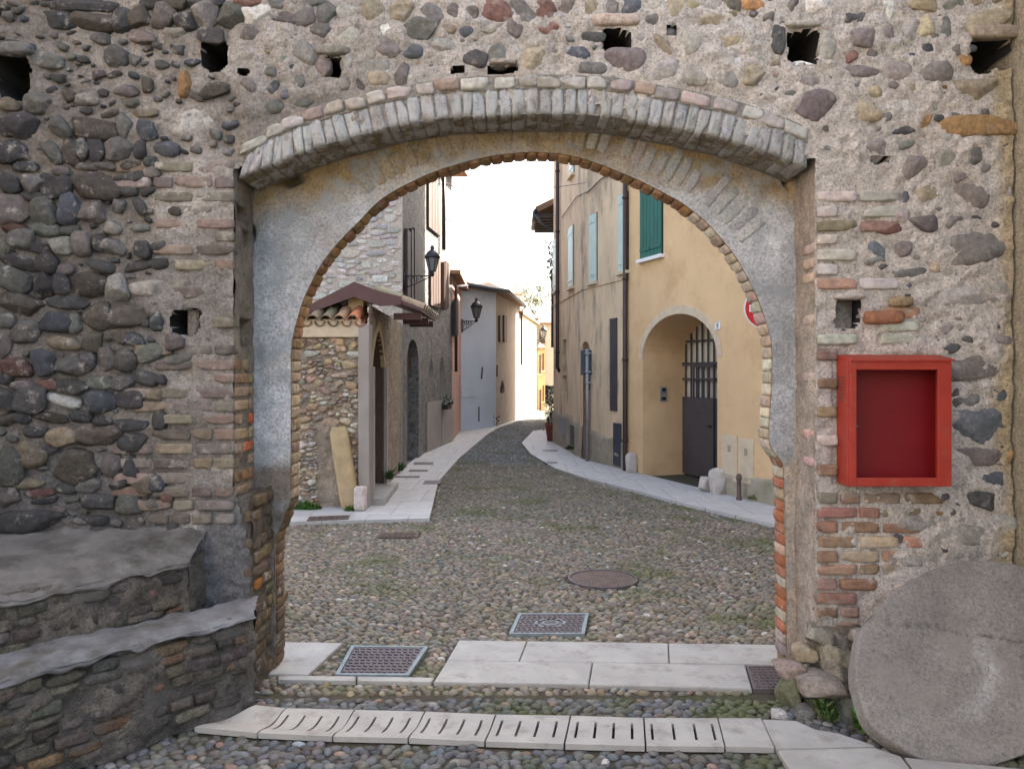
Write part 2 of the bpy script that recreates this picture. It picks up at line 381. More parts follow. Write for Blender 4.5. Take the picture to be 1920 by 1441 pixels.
for poly in (left_walk, right_walk):
    mb = MB(); mb.prism(poly, -.05, .035, bevel=0); struct(mb.build('pavement', M['paving'])); PAVED.append((poly, .0))

# threshold slabs under the arch
mb = MB()
def slab(pts, z=.012, gap=.004):
    P = [A(*p) for p in pts]; c = sum(P) / len(P); P = [p + unit(c - p) * gap for p in P]
    mb.prism(P, -.06, z, bevel=.006); PAVED.append((pts, .0))
slab(quad((860, 1202), (988, 1204), (973, 1242.5), (837, 1241)))
slab(quad((988, 1204), (1253, 1208), (1255, 1246), (973, 1242.5)))
slab(quad((837, 1241), (1111, 1244), (1104, 1286), (812, 1281)))
slab(quad((1111, 1244), (1398, 1249), (1411, 1294), (1104, 1286)))
slab(quad((1253, 1208), (1480, 1211), (1500, 1250), (1255, 1246)))
slab(quad((520, 1205), (643, 1207), (577, 1268), (500, 1266)))
slab(quad((520, 1269), (668, 1270.5), (668, 1279), (520, 1277)))
slab(quad((669, 1270.5), (815, 1273), (809, 1281), (669, 1279)))
struct(mb.build('threshold_paving', M['white_stone']))

# slotted drain slabs
TOPJ = [(480, 1328), (536.5, 1334), (666, 1337), (797.6, 1340.5), (930, 1346), (1070, 1348), (1207, 1352.7), (1346, 1352.7), (1427, 1353)]
BOTJ = [(362, 1371), (482, 1382), (623, 1388.5), (765, 1391.7), (909, 1398), (1058, 1403), (1210.7, 1406.7), (1360, 1408), (1453, 1410)]
WORDS = ['plain pale stone slab at the left end of the slotted drain, beside the stepped bench', 'first slotted drain slab from the left, its curved slots in a deep dip', 'second slotted drain slab from the left, with four curved slots', 'third slotted drain slab from the left, slots slightly curved',
         'fourth slotted drain slab from the left, with four nearly straight slots', 'fifth slotted drain slab from the left, between two wide dark joints', 'sixth slotted drain slab from the left, slots leaning right', 'short plain pale slab at the right end of the slotted drain strip']
for i in range(8):
    a, b_, c, d = [A(*g(*p)) for p in (TOPJ[i], TOPJ[i + 1], BOTJ[i + 1], BOTJ[i])]
    dish = max(0, .05 - .011 * i) if i else .03
    slots = [] if i in (0, 7) else ([(.10, .135), (.34, .375), (.58, .615), (.82, .855)] if i != 6 else [(.08, .115), (.36, .395), (.64, .675), (.88, .915)])
    ub = [0.012] + [x for s_ in slots for x in s_] + [.988]
    if not slots: ub = list(np.linspace(.012, .988, 6))
    vb = np.linspace(.01, .99, 15)
    U_, V_ = np.meshgrid(ub, vb)
    pts = np.zeros(U_.shape + (3,))
    for k in range(2): pts[..., k] = (a[k] * (1 - U_) + b_[k] * U_) * (1 - V_) + (d[k] * (1 - U_) + c[k] * U_) * V_
    prof = np.clip((V_ - .12) / .76, 0, 1); pts[..., 2] = .024 - dish * .65 * np.sin(pi * prof) ** 1.2
    keep = np.ones((len(vb) - 1, len(ub) - 1), bool)
    for s_ in slots:
        j = ub.index(s_[0]); keep[3:11, j] = False
    mb = MB(); mb.grid(pts, keep=keep, flip=True)
    o = mb.build('drain_slab', M['white_stone']); o.location.z = 0
    sm = o.modifiers.new('thick', 'SOLIDIFY'); sm.thickness = .03; sm.offset = -1
    tag(o, WORDS[i], 'drain slab', 'pale stone slabs of the drain strip')
    PAVED.append(([tuple(a), tuple(b_), tuple(c), tuple(d)], -.0))
mb = MB(); P = [g(*TOPJ[1]), g(*TOPJ[7]), g(*BOTJ[7]), g(*BOTJ[1])]
mb.prism(P, -.013, -.010); struct(mb.build('drain_channel', M['dark']))

# corner slabs by the millstone
for pts, lab in (([(1429, 1354), (1490, 1356), (1530, 1373), (1575, 1381), (1640, 1404), (1455, 1410)], 'pale corner slab with a pointed end below the mossy footing stones'),
                 ([(1458, 1412), (1640, 1407), (1690, 1424), (1760, 1520), (1530, 1520)], 'pinkish paving slab with a curved edge in the bottom right corner'),
                 ([(1697, 1426), (1960, 1452), (1960, 1520), (1766, 1520)], 'sandy paving slab along the lower edge of the millstone')):
    mb = MB(); P = quad(*pts); mb.prism(P, -.05, .02, bevel=.006)
    tag(mb.build('corner_slab', M['white_stone']), lab, 'paving slab'); PAVED.append((P, .0))

# manhole covers
def manhole(pts, label, mframe, mlid, bumps=(10, 10), emblem=False, up=.012):
    P = [A(*g(*p)) for p in pts]; c = sum(P) / 4
    t = thing('manhole_cover', label, 'manhole cover', (c[0], c[1], 0), 'iron covers in the cobbles')
    mb = MB(); inner = [p * .90 + c * .10 for p in P]; inner2 = [p * .885 + c * .115 for p in P]
    v = [(*p, -.03) for p in P] + [(*p, up) for p in P] + [(*p, up) for p in inner] + [(*p, -.02) for p in inner]
    f = []
    for L in range(3): f += [(L * 4 + k, L * 4 + (k + 1) % 4, L * 4 + 4 + (k + 1) % 4, L * 4 + 4 + k) for k in range(4)]
    mb.add(v, f); mb.build('frame', mframe, t)
    mb = MB(); mb.prism(inner2, -.02, up - .006)
    nu, nv = bumps
    for i in range(nu):
        for j in range(nv):
            u = (i + .5 + .25 * (j % 2)) / (nu + .3); w = (j + .5) / nv
            if emblem and (u - .5) ** 2 / .05 + (w - .5) ** 2 / .05 < 1: continue
            q = (inner2[0] * (1 - u) + inner2[1] * u) * (1 - w) + (inner2[3] * (1 - u) + inner2[2] * u) * w
            e1 = (inner2[1] - inner2[0]) / nu * .33; e2 = (inner2[3] - inner2[0]) / nv * .30
            mb.prism([q - e1 - e2, q + e1 - e2 * .3, q + e1 + e2, q - e1 + e2 * .3], up - .008, up + .002)
    mb.build('lid', mlid, t)
    if emblem:
        mb = MB()
        R = [(.24, .20), (.13, .1)]
        for ro, ri in R:
            vv = []; N_ = 32
            for k in range(N_):
                for r in (ro, ri):
                    u = .5 + r * cos(2 * pi * k / N_); w = .5 + r * sin(2 * pi * k / N_)
                    q = (inner2[0] * (1 - u) + inner2[1] * u) * (1 - w) + (inner2[3] * (1 - u) + inner2[2] * u) * w; vv.append((*q, up + .002))
            mb.add(vv, [(2 * k, 2 * ((k + 1) % N_), 2 * ((k + 1) % N_) + 1, 2 * k + 1) for k in range(N_)])
        mb.build('emblem', mframe, t)
    PAVED.append(([tuple(p) for p in P], .015)); return t
manhole([(659, 1212), (803, 1213.5), (767, 1268), (628, 1267)], 'square brownish iron manhole cover beside the pale slabs under the arch', M['iron_blue'], M['iron'], (11, 9))
manhole([(972, 1151), (1104, 1151), (1096, 1190), (954, 1190)], 'square grey-blue manhole cover with a round emblem in the middle of the cobbles', M['iron_blue'], M['iron'], (12, 9), True)
manhole([(1399, 1250), (1500, 1252), (1520, 1296), (1412, 1294)], 'small iron manhole cover set in the slabs beside the right jamb', M['iron'], M['iron'], (9, 7))
manhole([(712, 1000), (785, 1000), (783, 1008), (706, 1008)], 'low flat iron cover in the far cobbles near the left pavement', M['iron_rust'], M['iron_rust'], (6, 5))
manhole([(580, 974), (656, 971.5), (653, 978.5), (575, 982)], 'thin rusty iron cover notched into the edge of the left pavement', M['iron_rust'], M['iron_rust'], (6, 4), up=.045)
c = gnd(1130, 1085); t = thing('round_manhole_cover', 'round brown ribbed manhole cover in the cobbles', 'manhole cover', (*c, 0), 'iron covers in the cobbles')
r = 65 * (c[1] + D) / F
mb = MB(); mb.lathe((*c, -.03), [(r, 0), (r, .042), (r * .94, .042), (r * .94, .03)], 48); mb.build('frame', M['iron'], t)
mb = MB(); mb.lathe((*c, -.03), [(r * .92, 0), (r * .92, .034)], 48)
for k in range(-8, 9):
    x = k / 9 * r * .88; hl = sqrt(max(0, (r * .88) ** 2 - x * x))
    if hl > .04: mb.bbox((c[0] + x - .008, c[1] - hl, .002), (c[0] + x + .008, c[1] + hl, .010))
mb.build('lid', M['iron_rust'], t); PAVED.append(([(c[0] + r * cos(a), c[1] + r * sin(a)) for a in np.linspace(0, 2 * pi, 24)[:-1]], .015))
for pts, lab in (([(777, 866.5), (813, 866.5), (812, 870.5), (775, 870.5)], 'dark iron drain strip across the left pavement, farthest up the street'), ([(769, 880.5), (802, 880.5), (801, 883.5), (766, 883.5)], 'narrow dark drain strip in the left pavement, middle one of three by the wall'),
                 ([(742, 892.5), (788, 892.5), (786, 895), (738, 895)], 'narrow dark drain strip in the left pavement just past the wooden door'), ([(797, 901), (829, 901), (825, 907), (793, 907)], 'dark iron drain grate at the kerb of the left pavement'),
                 ([(1016, 843), (1044, 843), (1046, 846), (1018, 846)], 'dark iron drain strip in the right pavement near the red pot'), ([(1020, 865), (1043, 865), (1046, 868.5), (1023, 868.5)], 'dark iron drain strip at the kerb of the right pavement')):
    mb = MB(); P = [g(*p, .035) for p in pts]; mb.prism(P, .0, .043)
    tag(mb.build('drain_strip', M['iron']), lab, 'drain cover', 'iron drain strips in the pavements')

# cobbles: every pebble is a domed stone, set in the earth
def pebble_dome(rings=3, seg=8):
    v = [(0, 0, 1)]; f = []
    for i in range(1, rings + 1):
        th = (pi / 2 * 1.08) * i / rings
        for k in range(seg): v.append((sin(th) * cos(2 * pi * k / seg), sin(th) * sin(2 * pi * k / seg), cos(th)))
    q = [(1 + (i - 1) * seg + k, 1 + i * seg + k, 1 + i * seg + (k + 1) % seg, 1 + (i - 1) * seg + (k + 1) % seg) for i in range(1, rings) for k in range(seg)]
    t3 = [(0, 1 + k, 1 + (k + 1) % seg) for k in range(seg)]
    return np.array(v), np.array(q, int), np.array(t3, int)
def cobbles(name, x0, x1, y0, y1, pitch, rings, seg, mask=None, size=.5, tint=(.176, .150, .115)):
    nx = int((x1 - x0) / pitch); ny = int((y1 - y0) / (pitch * .80))
    X, Y = np.meshgrid(np.arange(nx), np.arange(ny))
    X = x0 + (X + .5 * (Y % 2)) * pitch; Y = y0 + Y * pitch * .80
    X = (X + rng.normal(0, pitch * .17, X.shape)).ravel(); Y = (Y + rng.normal(0, pitch * .15, Y.shape)).ravel()
    ok = np.ones(X.shape, bool)
    for poly, gr in PAVED: ok &= ~inpoly(X, Y, poly, gr + pitch * .16)
    if mask is not None: ok &= mask(X, Y)
    X, Y = X[ok], Y[ok]; n_ = len(X)
    bv, bq, bt3 = pebble_dome(rings, seg); k = len(bv)
    a = rng.normal(0, .55, n_) ; a[rng.random(n_) < .25] += pi / 2
    lx = pitch * size * rng.uniform(1.0, 1.42, n_); ly = pitch * size * rng.uniform(.66, .98, n_); lz = pitch * rng.uniform(.30, .40, n_)
    v = np.repeat(bv[None], n_, 0) * np.stack([lx, ly, lz], 1)[:, None]
    v *= 1 + rng.normal(0, .035, v.shape[:2])[..., None]
    tx, ty = rng.normal(0, .11, n_), rng.normal(0, .11, n_)
    v[..., 2] += v[..., 0] * tx[:, None] + v[..., 1] * ty[:, None]
    ca, sa = np.cos(a)[:, None], np.sin(a)[:, None]
    vx = v[..., 0] * ca - v[..., 1] * sa + X[:, None]; vy = v[..., 0] * sa + v[..., 1] * ca + Y[:, None]
    vz = v[..., 2] * .85 - .016 + rng.normal(0, .0025, n_)[:, None]
    v = np.stack([vx, vy, vz], -1).reshape(-1, 3)
    off = (np.arange(n_) * k)[:, None, None]
    br = rng.lognormal(-.04, .26, n_)[:, None]; hue = rng.normal(0, .07, (n_, 1)) * A(1, .15, -1.1) + rng.normal(0, .03, (n_, 3))
    pal = A(*tint) * br * (1 + hue); pal[rng.random(n_) < .006] = (.42, .40, .37); rr = rng.random(n_) < .04; pal[rr] = A(.22, .15, .12) * br[rr]
    mbb = MB(); mbb.add(v, (bq[None] + off).reshape(-1, 4), np.repeat(np.clip(pal, .03, .6), k, 0)); mbb.n -= len(v)
    mbb.f.append((bt3[None] + off).reshape(-1, 3)); mbb.m.append((n_ * len(bt3), 0)); mbb.n += len(v)
    o = mbb.build(name, M['cobble'], smooth=True); o['kind'] = 'stuff'; o['label'] = 'rounded river cobbles paving the lane, with moss between'; return o
def road_mask(X, Y):
    i = np.interp(Y, [0, 1.2, 10.65, 12.7, 16.9, 40], [6.2, 5.75, 2.28, 1.6, 1.16, 1.4])
    return X < i
cobbles('cobbles', -3.2, 2.9, -2.4, -.02, .060, 4, 10, tint=(.105, .104, .103))
cobbles('cobbles', -3.6, 4.9, .03, 5.6, .056, 3, 8, road_mask)
cobbles('cobbles', -2.2, 3.9, 5.6, 12, .060, 3, 7, road_mask, tint=(.152, .136, .104))
cobbles('cobbles', -1.8, 2.0, 12, 30, .085, 2, 6, road_mask, tint=(.13, .135, .13))

# ------------------------------------------------------------------ the gate wall
def wallY(X): return -.22 * np.maximum(0, -2.35 - np.asarray(X, float)) ** 1.15
def on_wall(px, py):
    X = (px - CX) * D / F
    for _ in range(6): X = (px - CX) * (D + float(wallY(X))) / F
    d = D + float(wallY(X)); return X, H - (py - HY) * d / F, d / F           # X, Z, metres per pixel
gate = thing('gate_wall', 'old cobblestone and brick town wall pierced by a wide round archway', 'wall')
REC, REAR = .35, .53
soff_px = [(448, 335), (500, 313), (567, 287), (640, 265), (740, 238), (840, 223), (973, 216), (1057, 216), (1140, 220), (1273, 243), (1363, 263), (1447, 291), (1512, 316)]
SOFF = [((x - CX) * D / F, H - (y - HY) * D / F) for x, y in soff_px]
sx, sz = np.array(SOFF).T
XL, XR = -1.69, 1.855
def Lx(z): return np.interp(z, [0, .85, 1.25, 6], [-1.575, -1.585, XL, XL])
def Rx(z): return np.interp(z, [0, 6], [1.84, XR])
def soffit(x): return np.interp(x, sx, sz)
HOLES = [(25, 135, 31, 43), (403, 104, 21, 25), (625, 127, 15, 17), (945, 129, 27, 8), (1158, 78, 27, 18), (1503, 88, 29, 31), (1862, 98, 42, 32), (349, 602, 24, 24), (1588, 583, 20, 27),
         (1480, 600, 8, 14), (1650, 299, 18, 6), (1258, 61, 6, 8), (455, 135, 9, 4), (860, 132, 12, 6), (1240, 110, 0, 0)]
STONES = """165,12,55,11,5,D 290,6,22,11,0,D 330,5,26,12,0,B 385,4,30,11,0,D 468,5,25,12,0,R 520,6,18,12,0,G 590,5,26,12,0,G 110,38,28,14,0,D 175,40,36,20,0,B 230,38,22,23,30,D 264,32,20,22,20,B 303,27,27,24,0,P 350,37,20,18,20,D 385,30,20,25,0,G 433,30,25,22,0,N 480,30,25,17,10,W 530,33,26,17,0,P 573,30,20,19,20,G 612,27,21,20,0,G
190,72,18,10,0,G 265,70,22,12,-8,P 322,60,24,10,0,L 393,67,24,13,0,D 468,61,20,15,0,P 522,66,11,11,0,B 602,57,22,14,0,G 30,90,28,14,0,D 88,115,28,14,0,G 218,103,20,18,0,G 253,113,11,10,0,G 347,158,14,23,0,O 402,170,24,14,0,B 605,127,15,18,0,P 630,99,26,9,0,N 235,170,20,10,0,P 463,162,16,16,0,P 512,165,11,14,0,K 558,158,18,17,10,N 508,200,23,12,0,G 569,190,20,12,15,N 572,100,23,26,0,Q 275,160,11,14,0,B 130,180,12,12,0,B
70,193,22,18,0,G 18,195,16,12,0,T 42,235,30,24,0,D 10,240,12,16,0,D 113,240,17,21,20,N 170,240,42,19,0,B 233,233,16,27,20,G 278,243,16,20,0,K 273,212,21,7,0,T 352,222,50,27,10,W 205,213,16,6,20,B 160,185,20,12,0,Q
20,284,26,23,0,D 98,285,13,23,20,N 127,285,17,25,15,B 153,280,16,22,15,D 181,280,14,20,10,D 222,279,27,20,0,G 262,278,11,18,0,D 312,280,23,14,0,K 165,313,20,7,0,P 195,311,18,8,0,G 247,310,18,9,0,B 283,303,12,10,0,D 285,322,15,10,0,P 45,312,22,9,0,D 115,320,16,8,0,P
20,345,16,18,-15,D 60,347,20,17,-10,G 93,348,15,24,20,D 123,350,17,20,20,D 180,348,40,22,0,B 242,333,28,10,8,D 25,393,30,27,0,P 84,395,22,26,-10,N 130,392,25,27,0,K 172,393,22,20,0,P 60,370,18,8,0,D 262,388,9,19,35,D 330,396,12,8,-10,B 222,385,11,13,0,G
24,428,22,11,0,R 85,430,25,13,0,N 125,433,19,9,5,N 210,427,15,12,0,L 260,428,18,8,0,G 80,465,22,11,0,D 43,450,24,20,0,G 115,458,20,18,0,L 155,455,18,22,15,P 185,452,14,18,0,D 212,462,22,18,0,G 267,470,18,17,0,D 297,463,16,10,20,D 15,460,14,18,0,G
40,492,30,12,-15,D 85,494,20,18,-20,D 22,525,28,24,0,N 82,532,16,26,0,D 114,534,15,20,15,D 180,535,30,22,0,B 220,540,20,21,0,L 190,500,22,11,-10,D 258,497,28,9,12,D 300,493,18,10,10,D 278,540,33,13,5,L 120,505,16,9,0,P
40,568,38,20,-12,B 128,568,32,11,0,D 103,605,29,16,-6,K 140,606,13,17,-20,G 184,592,24,22,0,B 236,588,36,24,0,B 294,604,12,17,0,K 12,600,14,14,0,G
46,622,21,22,0,N 120,641,27,14,-10,T 80,681,18,26,0,K 133,687,31,18,8,G 33,687,23,18,0,R 175,640,18,16,0,B 252,635,19,12,-10,K 235,674,24,21,-35,N 280,663,27,14,18,N 326,643,18,16,0,P 335,672,26,10,12,G 203,668,16,22,10,P 165,675,14,18,0,D 10,650,10,20,0,P
92,720,20,10,0,R 140,725,27,13,0,D 188,715,20,14,0,N 230,718,20,13,12,G 270,708,25,12,-15,D 303,712,8,9,0,D 10,710,14,12,0,D 12,748,20,20,0,D 60,750,30,24,0,D 118,750,29,11,-18,W 185,750,31,21,0,K 242,750,26,15,0,D 290,738,15,15,0,T 45,722,20,10,0,P
43,782,15,10,-10,D 98,782,25,9,-10,B 150,782,18,10,0,D 192,788,18,10,0,D 246,797,29,14,0,D 299,793,13,21,0,D 14,785,18,12,0,B 65,808,19,10,0,D 117,820,25,18,10,T 183,815,36,18,0,B 250,830,26,16,0,D 207,868,16,22,0,P 138,875,37,29,0,B 247,877,13,20,0,D 92,843,14,7,10,D
15,872,28,32,0,N 60,850,24,24,0,T 10,928,25,22,0,P 75,924,26,8,5,R 86,937,20,8,5,D 122,915,16,9,-15,D 186,942,28,15,-5,D 243,945,25,16,0,N 268,906,26,16,0,T 165,910,20,12,0,G 295,905,16,14,0,K 225,907,16,10,20,D 45,905,30,10,0,T 290,945,18,10,0,P 313,932,10,9,0,R 58,977,50,19,0,D 190,1002,21,15,0,D 247,1003,30,15,0,D 269,974,8,7,0,D 183,975,15,9,0,D 119,1000,8,8,0,R 325,995,10,20,15,D
655,27,24,19,-30,L 703,22,26,22,0,T 755,22,26,22,0,T 812,25,23,20,0,G 853,22,22,12,-40,P 887,22,15,23,20,B 940,20,34,24,0,R 985,22,16,30,35,G 1025,16,22,26,0,R 1065,10,20,16,0,P 1107,15,23,16,0,T 1147,12,16,17,0,P 1183,12,18,17,0,K 1228,12,20,15,0,L 1265,12,22,22,0,Y 660,68,24,20,20,L 690,62,13,17,0,P 727,57,22,17,0,W 787,55,34,21,0,N 846,53,16,10,0,T 877,55,16,13,0,K 920,55,24,9,15,L 963,55,18,17,-30,P 1030,53,24,14,0,R
655,115,15,25,0,L 690,103,17,18,0,Q 728,88,22,17,-15,P 773,97,18,12,0,K 755,138,15,20,15,P 676,157,9,14,0,D 710,147,20,13,0,T 893,110,22,14,-20,D 933,98,22,25,0,N 960,104,8,20,-35,Y 1005,112,27,22,0,T 1082,100,20,12,0,K 1105,127,27,11,0,G 1171,114,35,22,0,P 1114,69,20,11,0,D 1200,68,15,15,0,L 1243,85,14,24,30,T 1257,61,15,8,0,N 1227,37,22,11,0,G 1266,38,19,12,0,G 1245,132,34,20,20,L 885,50,16,10,30,D 775,148,16,9,0,L 645,155,12,14,0,Q 830,85,22,14,0,L 700,128,24,14,0,L 1060,150,12,9,0,L
1300,12,18,17,0,Y 1337,8,20,15,0,L 1372,8,20,15,0,B 1410,8,21,11,0,O 1487,10,11,15,0,P 1530,10,22,17,0,W 1598,28,23,24,0,D 1660,20,20,18,30,W 1727,8,32,13,0,Y 1790,8,22,11,0,N 1295,83,21,23,10,L 1330,42,28,14,15,T 1368,25,14,10,0,T 1416,25,10,8,0,D 1439,31,14,11,0,P 1366,76,34,15,25,Y 1459,77,13,26,-5,D 1552,90,17,30,0,L 1613,70,26,23,0,P 1665,62,13,14,0,P 1708,55,17,18,0,L 1735,52,14,20,0,Y 1774,52,12,20,0,N 1852,45,50,22,15,T
1303,140,23,22,0,L 1347,115,14,7,0,O 1385,116,15,8,0,W 1420,115,18,9,0,L 1460,119,18,8,0,T 1363,147,23,18,0,Q 1413,140,20,18,0,T 1464,142,21,8,-8,T 1508,126,27,11,0,W 1597,107,14,10,20,R 1622,132,36,14,0,P 1635,100,10,9,0,P 1680,132,26,20,0,Q 1755,136,35,22,0,P 1806,112,15,12,0,O 1830,168,42,24,0,T 1790,95,12,14,0,P 1515,155,24,11,0,Q 1530,198,37,29,0,P 1577,168,13,9,0,B 1637,172,22,12,0,Y 1672,162,11,8,0,P 1620,207,34,20,0,Y 1697,200,32,18,0,W 1765,170,12,10,0,O 1840,240,62,19,0,O 1693,246,23,8,10,D 1697,270,17,9,20,G 1637,278,25,22,0,Q 1775,255,14,11,0,L 1735,225,8,20,-30,O
1717,312,26,26,0,P 1770,298,19,15,0,Q 1828,285,15,22,0,N 1823,368,34,23,0,P 1740,362,26,18,10,T 1695,375,10,17,0,K 1667,427,26,10,0,R 1730,417,26,17,0,P 1688,403,17,15,0,Q 1789,418,19,13,10,G 1829,407,10,5,0,D 1830,463,54,30,15,P 1740,458,13,14,0,L 1693,463,17,17,0,P 1642,470,14,15,0,K 1890,352,8,22,0,Q 1655,500,8,8,0,D
1810,490,38,15,0,P 1642,488,18,11,0,G 1753,502,10,9,0,Y 1780,512,17,9,0,Q 1845,507,24,11,15,G 1705,512,30,9,8,N 1875,540,25,14,-20,Q 1815,560,58,24,0,L 1812,635,15,7,-15,D 1780,652,18,9,15,D 1880,638,25,9,0,P 1705,645,27,9,5,D 1800,540,18,6,-10,B 1825,692,52,24,10,P 1803,752,32,26,0,N 1867,740,22,14,0,K 1838,797,52,32,-12,K 1888,773,7,12,15,O 1800,815,8,6,0,R 1825,852,46,22,0,P 1893,855,7,12,0,O 1855,899,26,13,0,K 1838,936,26,19,0,D 1882,915,10,6,0,T 1790,735,14,12,0,B 1793,870,20,12,0,G
1717,980,40,20,0,L 1680,965,6,9,0,O 1757,962,17,6,-15,O 1812,1000,33,22,0,Q 1870,1022,36,32,0,W 1775,1022,22,13,-10,D 1683,1009,10,8,0,D 1743,1011,8,9,20,O 1714,1050,22,22,-20,L 1698,1032,4,9,0,R 1880,980,22,16,0,Q 1672,1050,8,12,0,Q 1735,1000,12,8,0,L"""
wall_m = MB()
# heightfield of mortar
dx = .0125
gx = np.arange(-4.3, 3.05 + dx, dx); gz = np.arange(0, 5.3, dx)
GX, GZ = np.meshgrid(gx, gz)
depth = .014 * vnoise(GX, GZ, .16, 1) + .009 * vnoise(GX, GZ, .06, 2) + .006 * vnoise(GX, GZ, .028, 3) + .004 * vnoise(GX, GZ, .014, 4)
# sloping mortar bank behind the millstone
bank = np.clip((GX - 2.12) / .35, 0, 1) * np.clip((.80 - GZ) / .8, 0, 1) * .42
depth += bank
toe = np.exp(-((GX - 1.93) / .13) ** 2) * np.clip((.50 - GZ) / .50, 0, 1) ** 1.3 * .30; depth += toe * (1 + .35 * vnoise(GX, GZ, .10, 31) + .2 * vnoise(GX, GZ, .04, 32))
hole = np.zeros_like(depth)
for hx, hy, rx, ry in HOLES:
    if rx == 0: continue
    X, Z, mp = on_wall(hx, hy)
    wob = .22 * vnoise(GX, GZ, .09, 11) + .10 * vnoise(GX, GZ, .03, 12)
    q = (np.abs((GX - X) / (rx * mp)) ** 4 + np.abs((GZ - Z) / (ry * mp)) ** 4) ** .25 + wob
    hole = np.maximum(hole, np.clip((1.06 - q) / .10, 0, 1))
stone_list = []
for tok in STONES.split():
    x, y, rx, ry, an, c = tok.split(','); X, Z, mp = on_wall(float(x), float(y))
    stone_list.append((X, Z, float(rx) * mp, float(ry) * mp, radians(float(an)), c))
# small random stones in the gaps of the photograph and beyond its frame
def hits(X, Z, r, lst):
    for s_ in lst:
        ex = abs(X - s_[0]) / (s_[2] + r); ez = abs(Z - s_[3 - 2]) / (s_[3] + r)
        if ex * ex + ez * ez < 1: return True
    return False
extra = []
for _ in range(14000):
    X = rng.uniform(-4.2, 3.0); Z = rng.uniform(.95, 5.25)
    inside = (-3.25 < X < 3.1) and Z < 4.25
    if -2.2 < X < 2.35 and Z < 3.3: continue
    if inside and Lx(Z) - .02 < X < Rx(Z) + .02 and Z < soffit(X) + .34: continue
    if 1.85 < X < 2.4 and Z < 2.75: continue
    if 1.9 < X < 2.68 and 1.2 < Z < 2.14: continue
    big = (Z > 4.25 or X < -3.2) and len(extra) % 3
    r = rng.uniform(.05, .11) if big else rng.uniform(.010, .034) if inside else rng.uniform(.03, .06)
    rx = r * rng.uniform(1, 1.6); rz = r * rng.uniform(.6, .95)
    if hits(X, Z, max(rx, rz) * .85 + .006, stone_list) or hits(X, Z, max(rx, rz) * .85 + .006, extra): continue
    if any(rx0 and abs(X - on_wall(hx, hy)[0]) < .13 and abs(Z - on_wall(hx, hy)[1]) < .13 for hx, hy, rx0, ry0 in HOLES): continue
    extra.append((X, Z, rx, rz, rng.normal(0, .3), rng.choice(list('DDGGPPQLLTBNK')) if X > -1.5 else rng.choice(list('DDDGGPBNK'))))
    if len(extra) > 820: break
for lst, big in ((stone_list, True), (extra, False)):
    for X, Z, rx, rz, an, c in lst:
        dk = np.interp(X, [-3, -1.9, -.6, 1.5, 3], [.62, .72, 1.12, 1.28, 1.28])  # stones darken leftward: part own tone, part shade put into the colour
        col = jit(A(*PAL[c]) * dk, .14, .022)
        flat = rx * rz > .006 and c == 'W'
        left = X < -1.7
        proud = min(rx, rz) * (.62 if left else .46) * rng.uniform(.75, 1.2) + .004
        if flat: proud = .006
        dep = max(.02, min(rx, rz) * .9)
        fr = I3
        if X < -2.35:
            s_ = -.22 * 1.15 * (-2.35 - X) ** .15 * -1; U = unit(A(1, s_, 0)); fr = (U, A(0, 0, 1), unit(A(s_, -1, 0)))
        p = A(X, float(wallY(X)), Z) + fr[2] * (proud - dep)
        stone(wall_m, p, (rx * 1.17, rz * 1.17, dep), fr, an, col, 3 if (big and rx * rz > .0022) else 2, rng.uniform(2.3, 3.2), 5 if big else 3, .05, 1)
        # mortar shrinks back or wells up round a stone
        q = np.hypot((GX - X) / (rx + .02), (GZ - Z) / (rz + .02))
        depth += np.where(q < 1.5, (.008 if not left else -.006) * np.clip(1.5 - q, 0, .5) * 2, 0)
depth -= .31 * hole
cabq = (GX > 1.96) & (GX < 2.62) & (GZ > 1.27) & (GZ < 2.06); depth = np.where(cabq, np.minimum(depth, -.02), depth)
keep = ~((GX > Lx(GZ)) & (GX < Rx(GZ)) & (GZ < soffit(GX) + .06))
keepq = (keep[:-1, :-1] & keep[1:, :-1] & keep[:-1, 1:] & keep[1:, 1:])
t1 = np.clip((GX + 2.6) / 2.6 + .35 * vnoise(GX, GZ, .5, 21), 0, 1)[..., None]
mc = A(.190, .170, .154) * (1 - t1) + A(.60, .548, .50) * t1  # mortar darker leftward: grimy tone plus shade put into the colour
wt = np.clip(vnoise(GX, GZ, .35, 22) * 1.4 + vnoise(GX, GZ, .09, 23) * .6 - .35, 0, 1)[..., None]
mc = mc * (1 - .5 * wt) + A(.62, .585, .55) * .5 * wt * (.55 + .45 * t1) + mc * 0
oc = np.clip(vnoise(GX, GZ, .28, 24) * 1.3 + vnoise(GX, GZ, .07, 25) * .5 - .5, 0, 1)[..., None]
mc = mc * (1 - .45 * oc) + A(.44, .36, .27) * .45 * oc * (.6 + .4 * t1)
gc = (np.clip((1.75 - GZ + .25 * vnoise(GX, GZ, .3, 26)) / .4, 0, 1) * np.clip((-1.95 - GX) / .25, 0, 1))[..., None]
mc = mc * (1 - gc) + A(.150, .140, .134) * gc
rc = (np.clip((-1.57 - GX) / .02, 0, 1) * np.clip((GX + 1.95) / .08, 0, 1) * np.clip((1.35 - GZ) / .2, 0, 1))[..., None]
mc = mc * (1 - rc) + A(.16, .158, .162) * rc
yc = np.clip((GX - 2.93 + .05 * vnoise(GX, GZ, .3, 27)) / .08, 0, 1)[..., None]
mc = mc * (1 - yc) + A(.50, .40, .25) * yc
fc_ = (np.clip((.62 - GZ + .2 * vnoise(GX, GZ, .2, 28)) / .25, 0, 1) * np.clip((GX - 1.7) / .1, 0, 1) * np.clip((2.25 - GX) / .15, 0, 1))[..., None]
mc = mc * (1 - .75 * fc_) + A(.20, .17, .115) * .75 * fc_
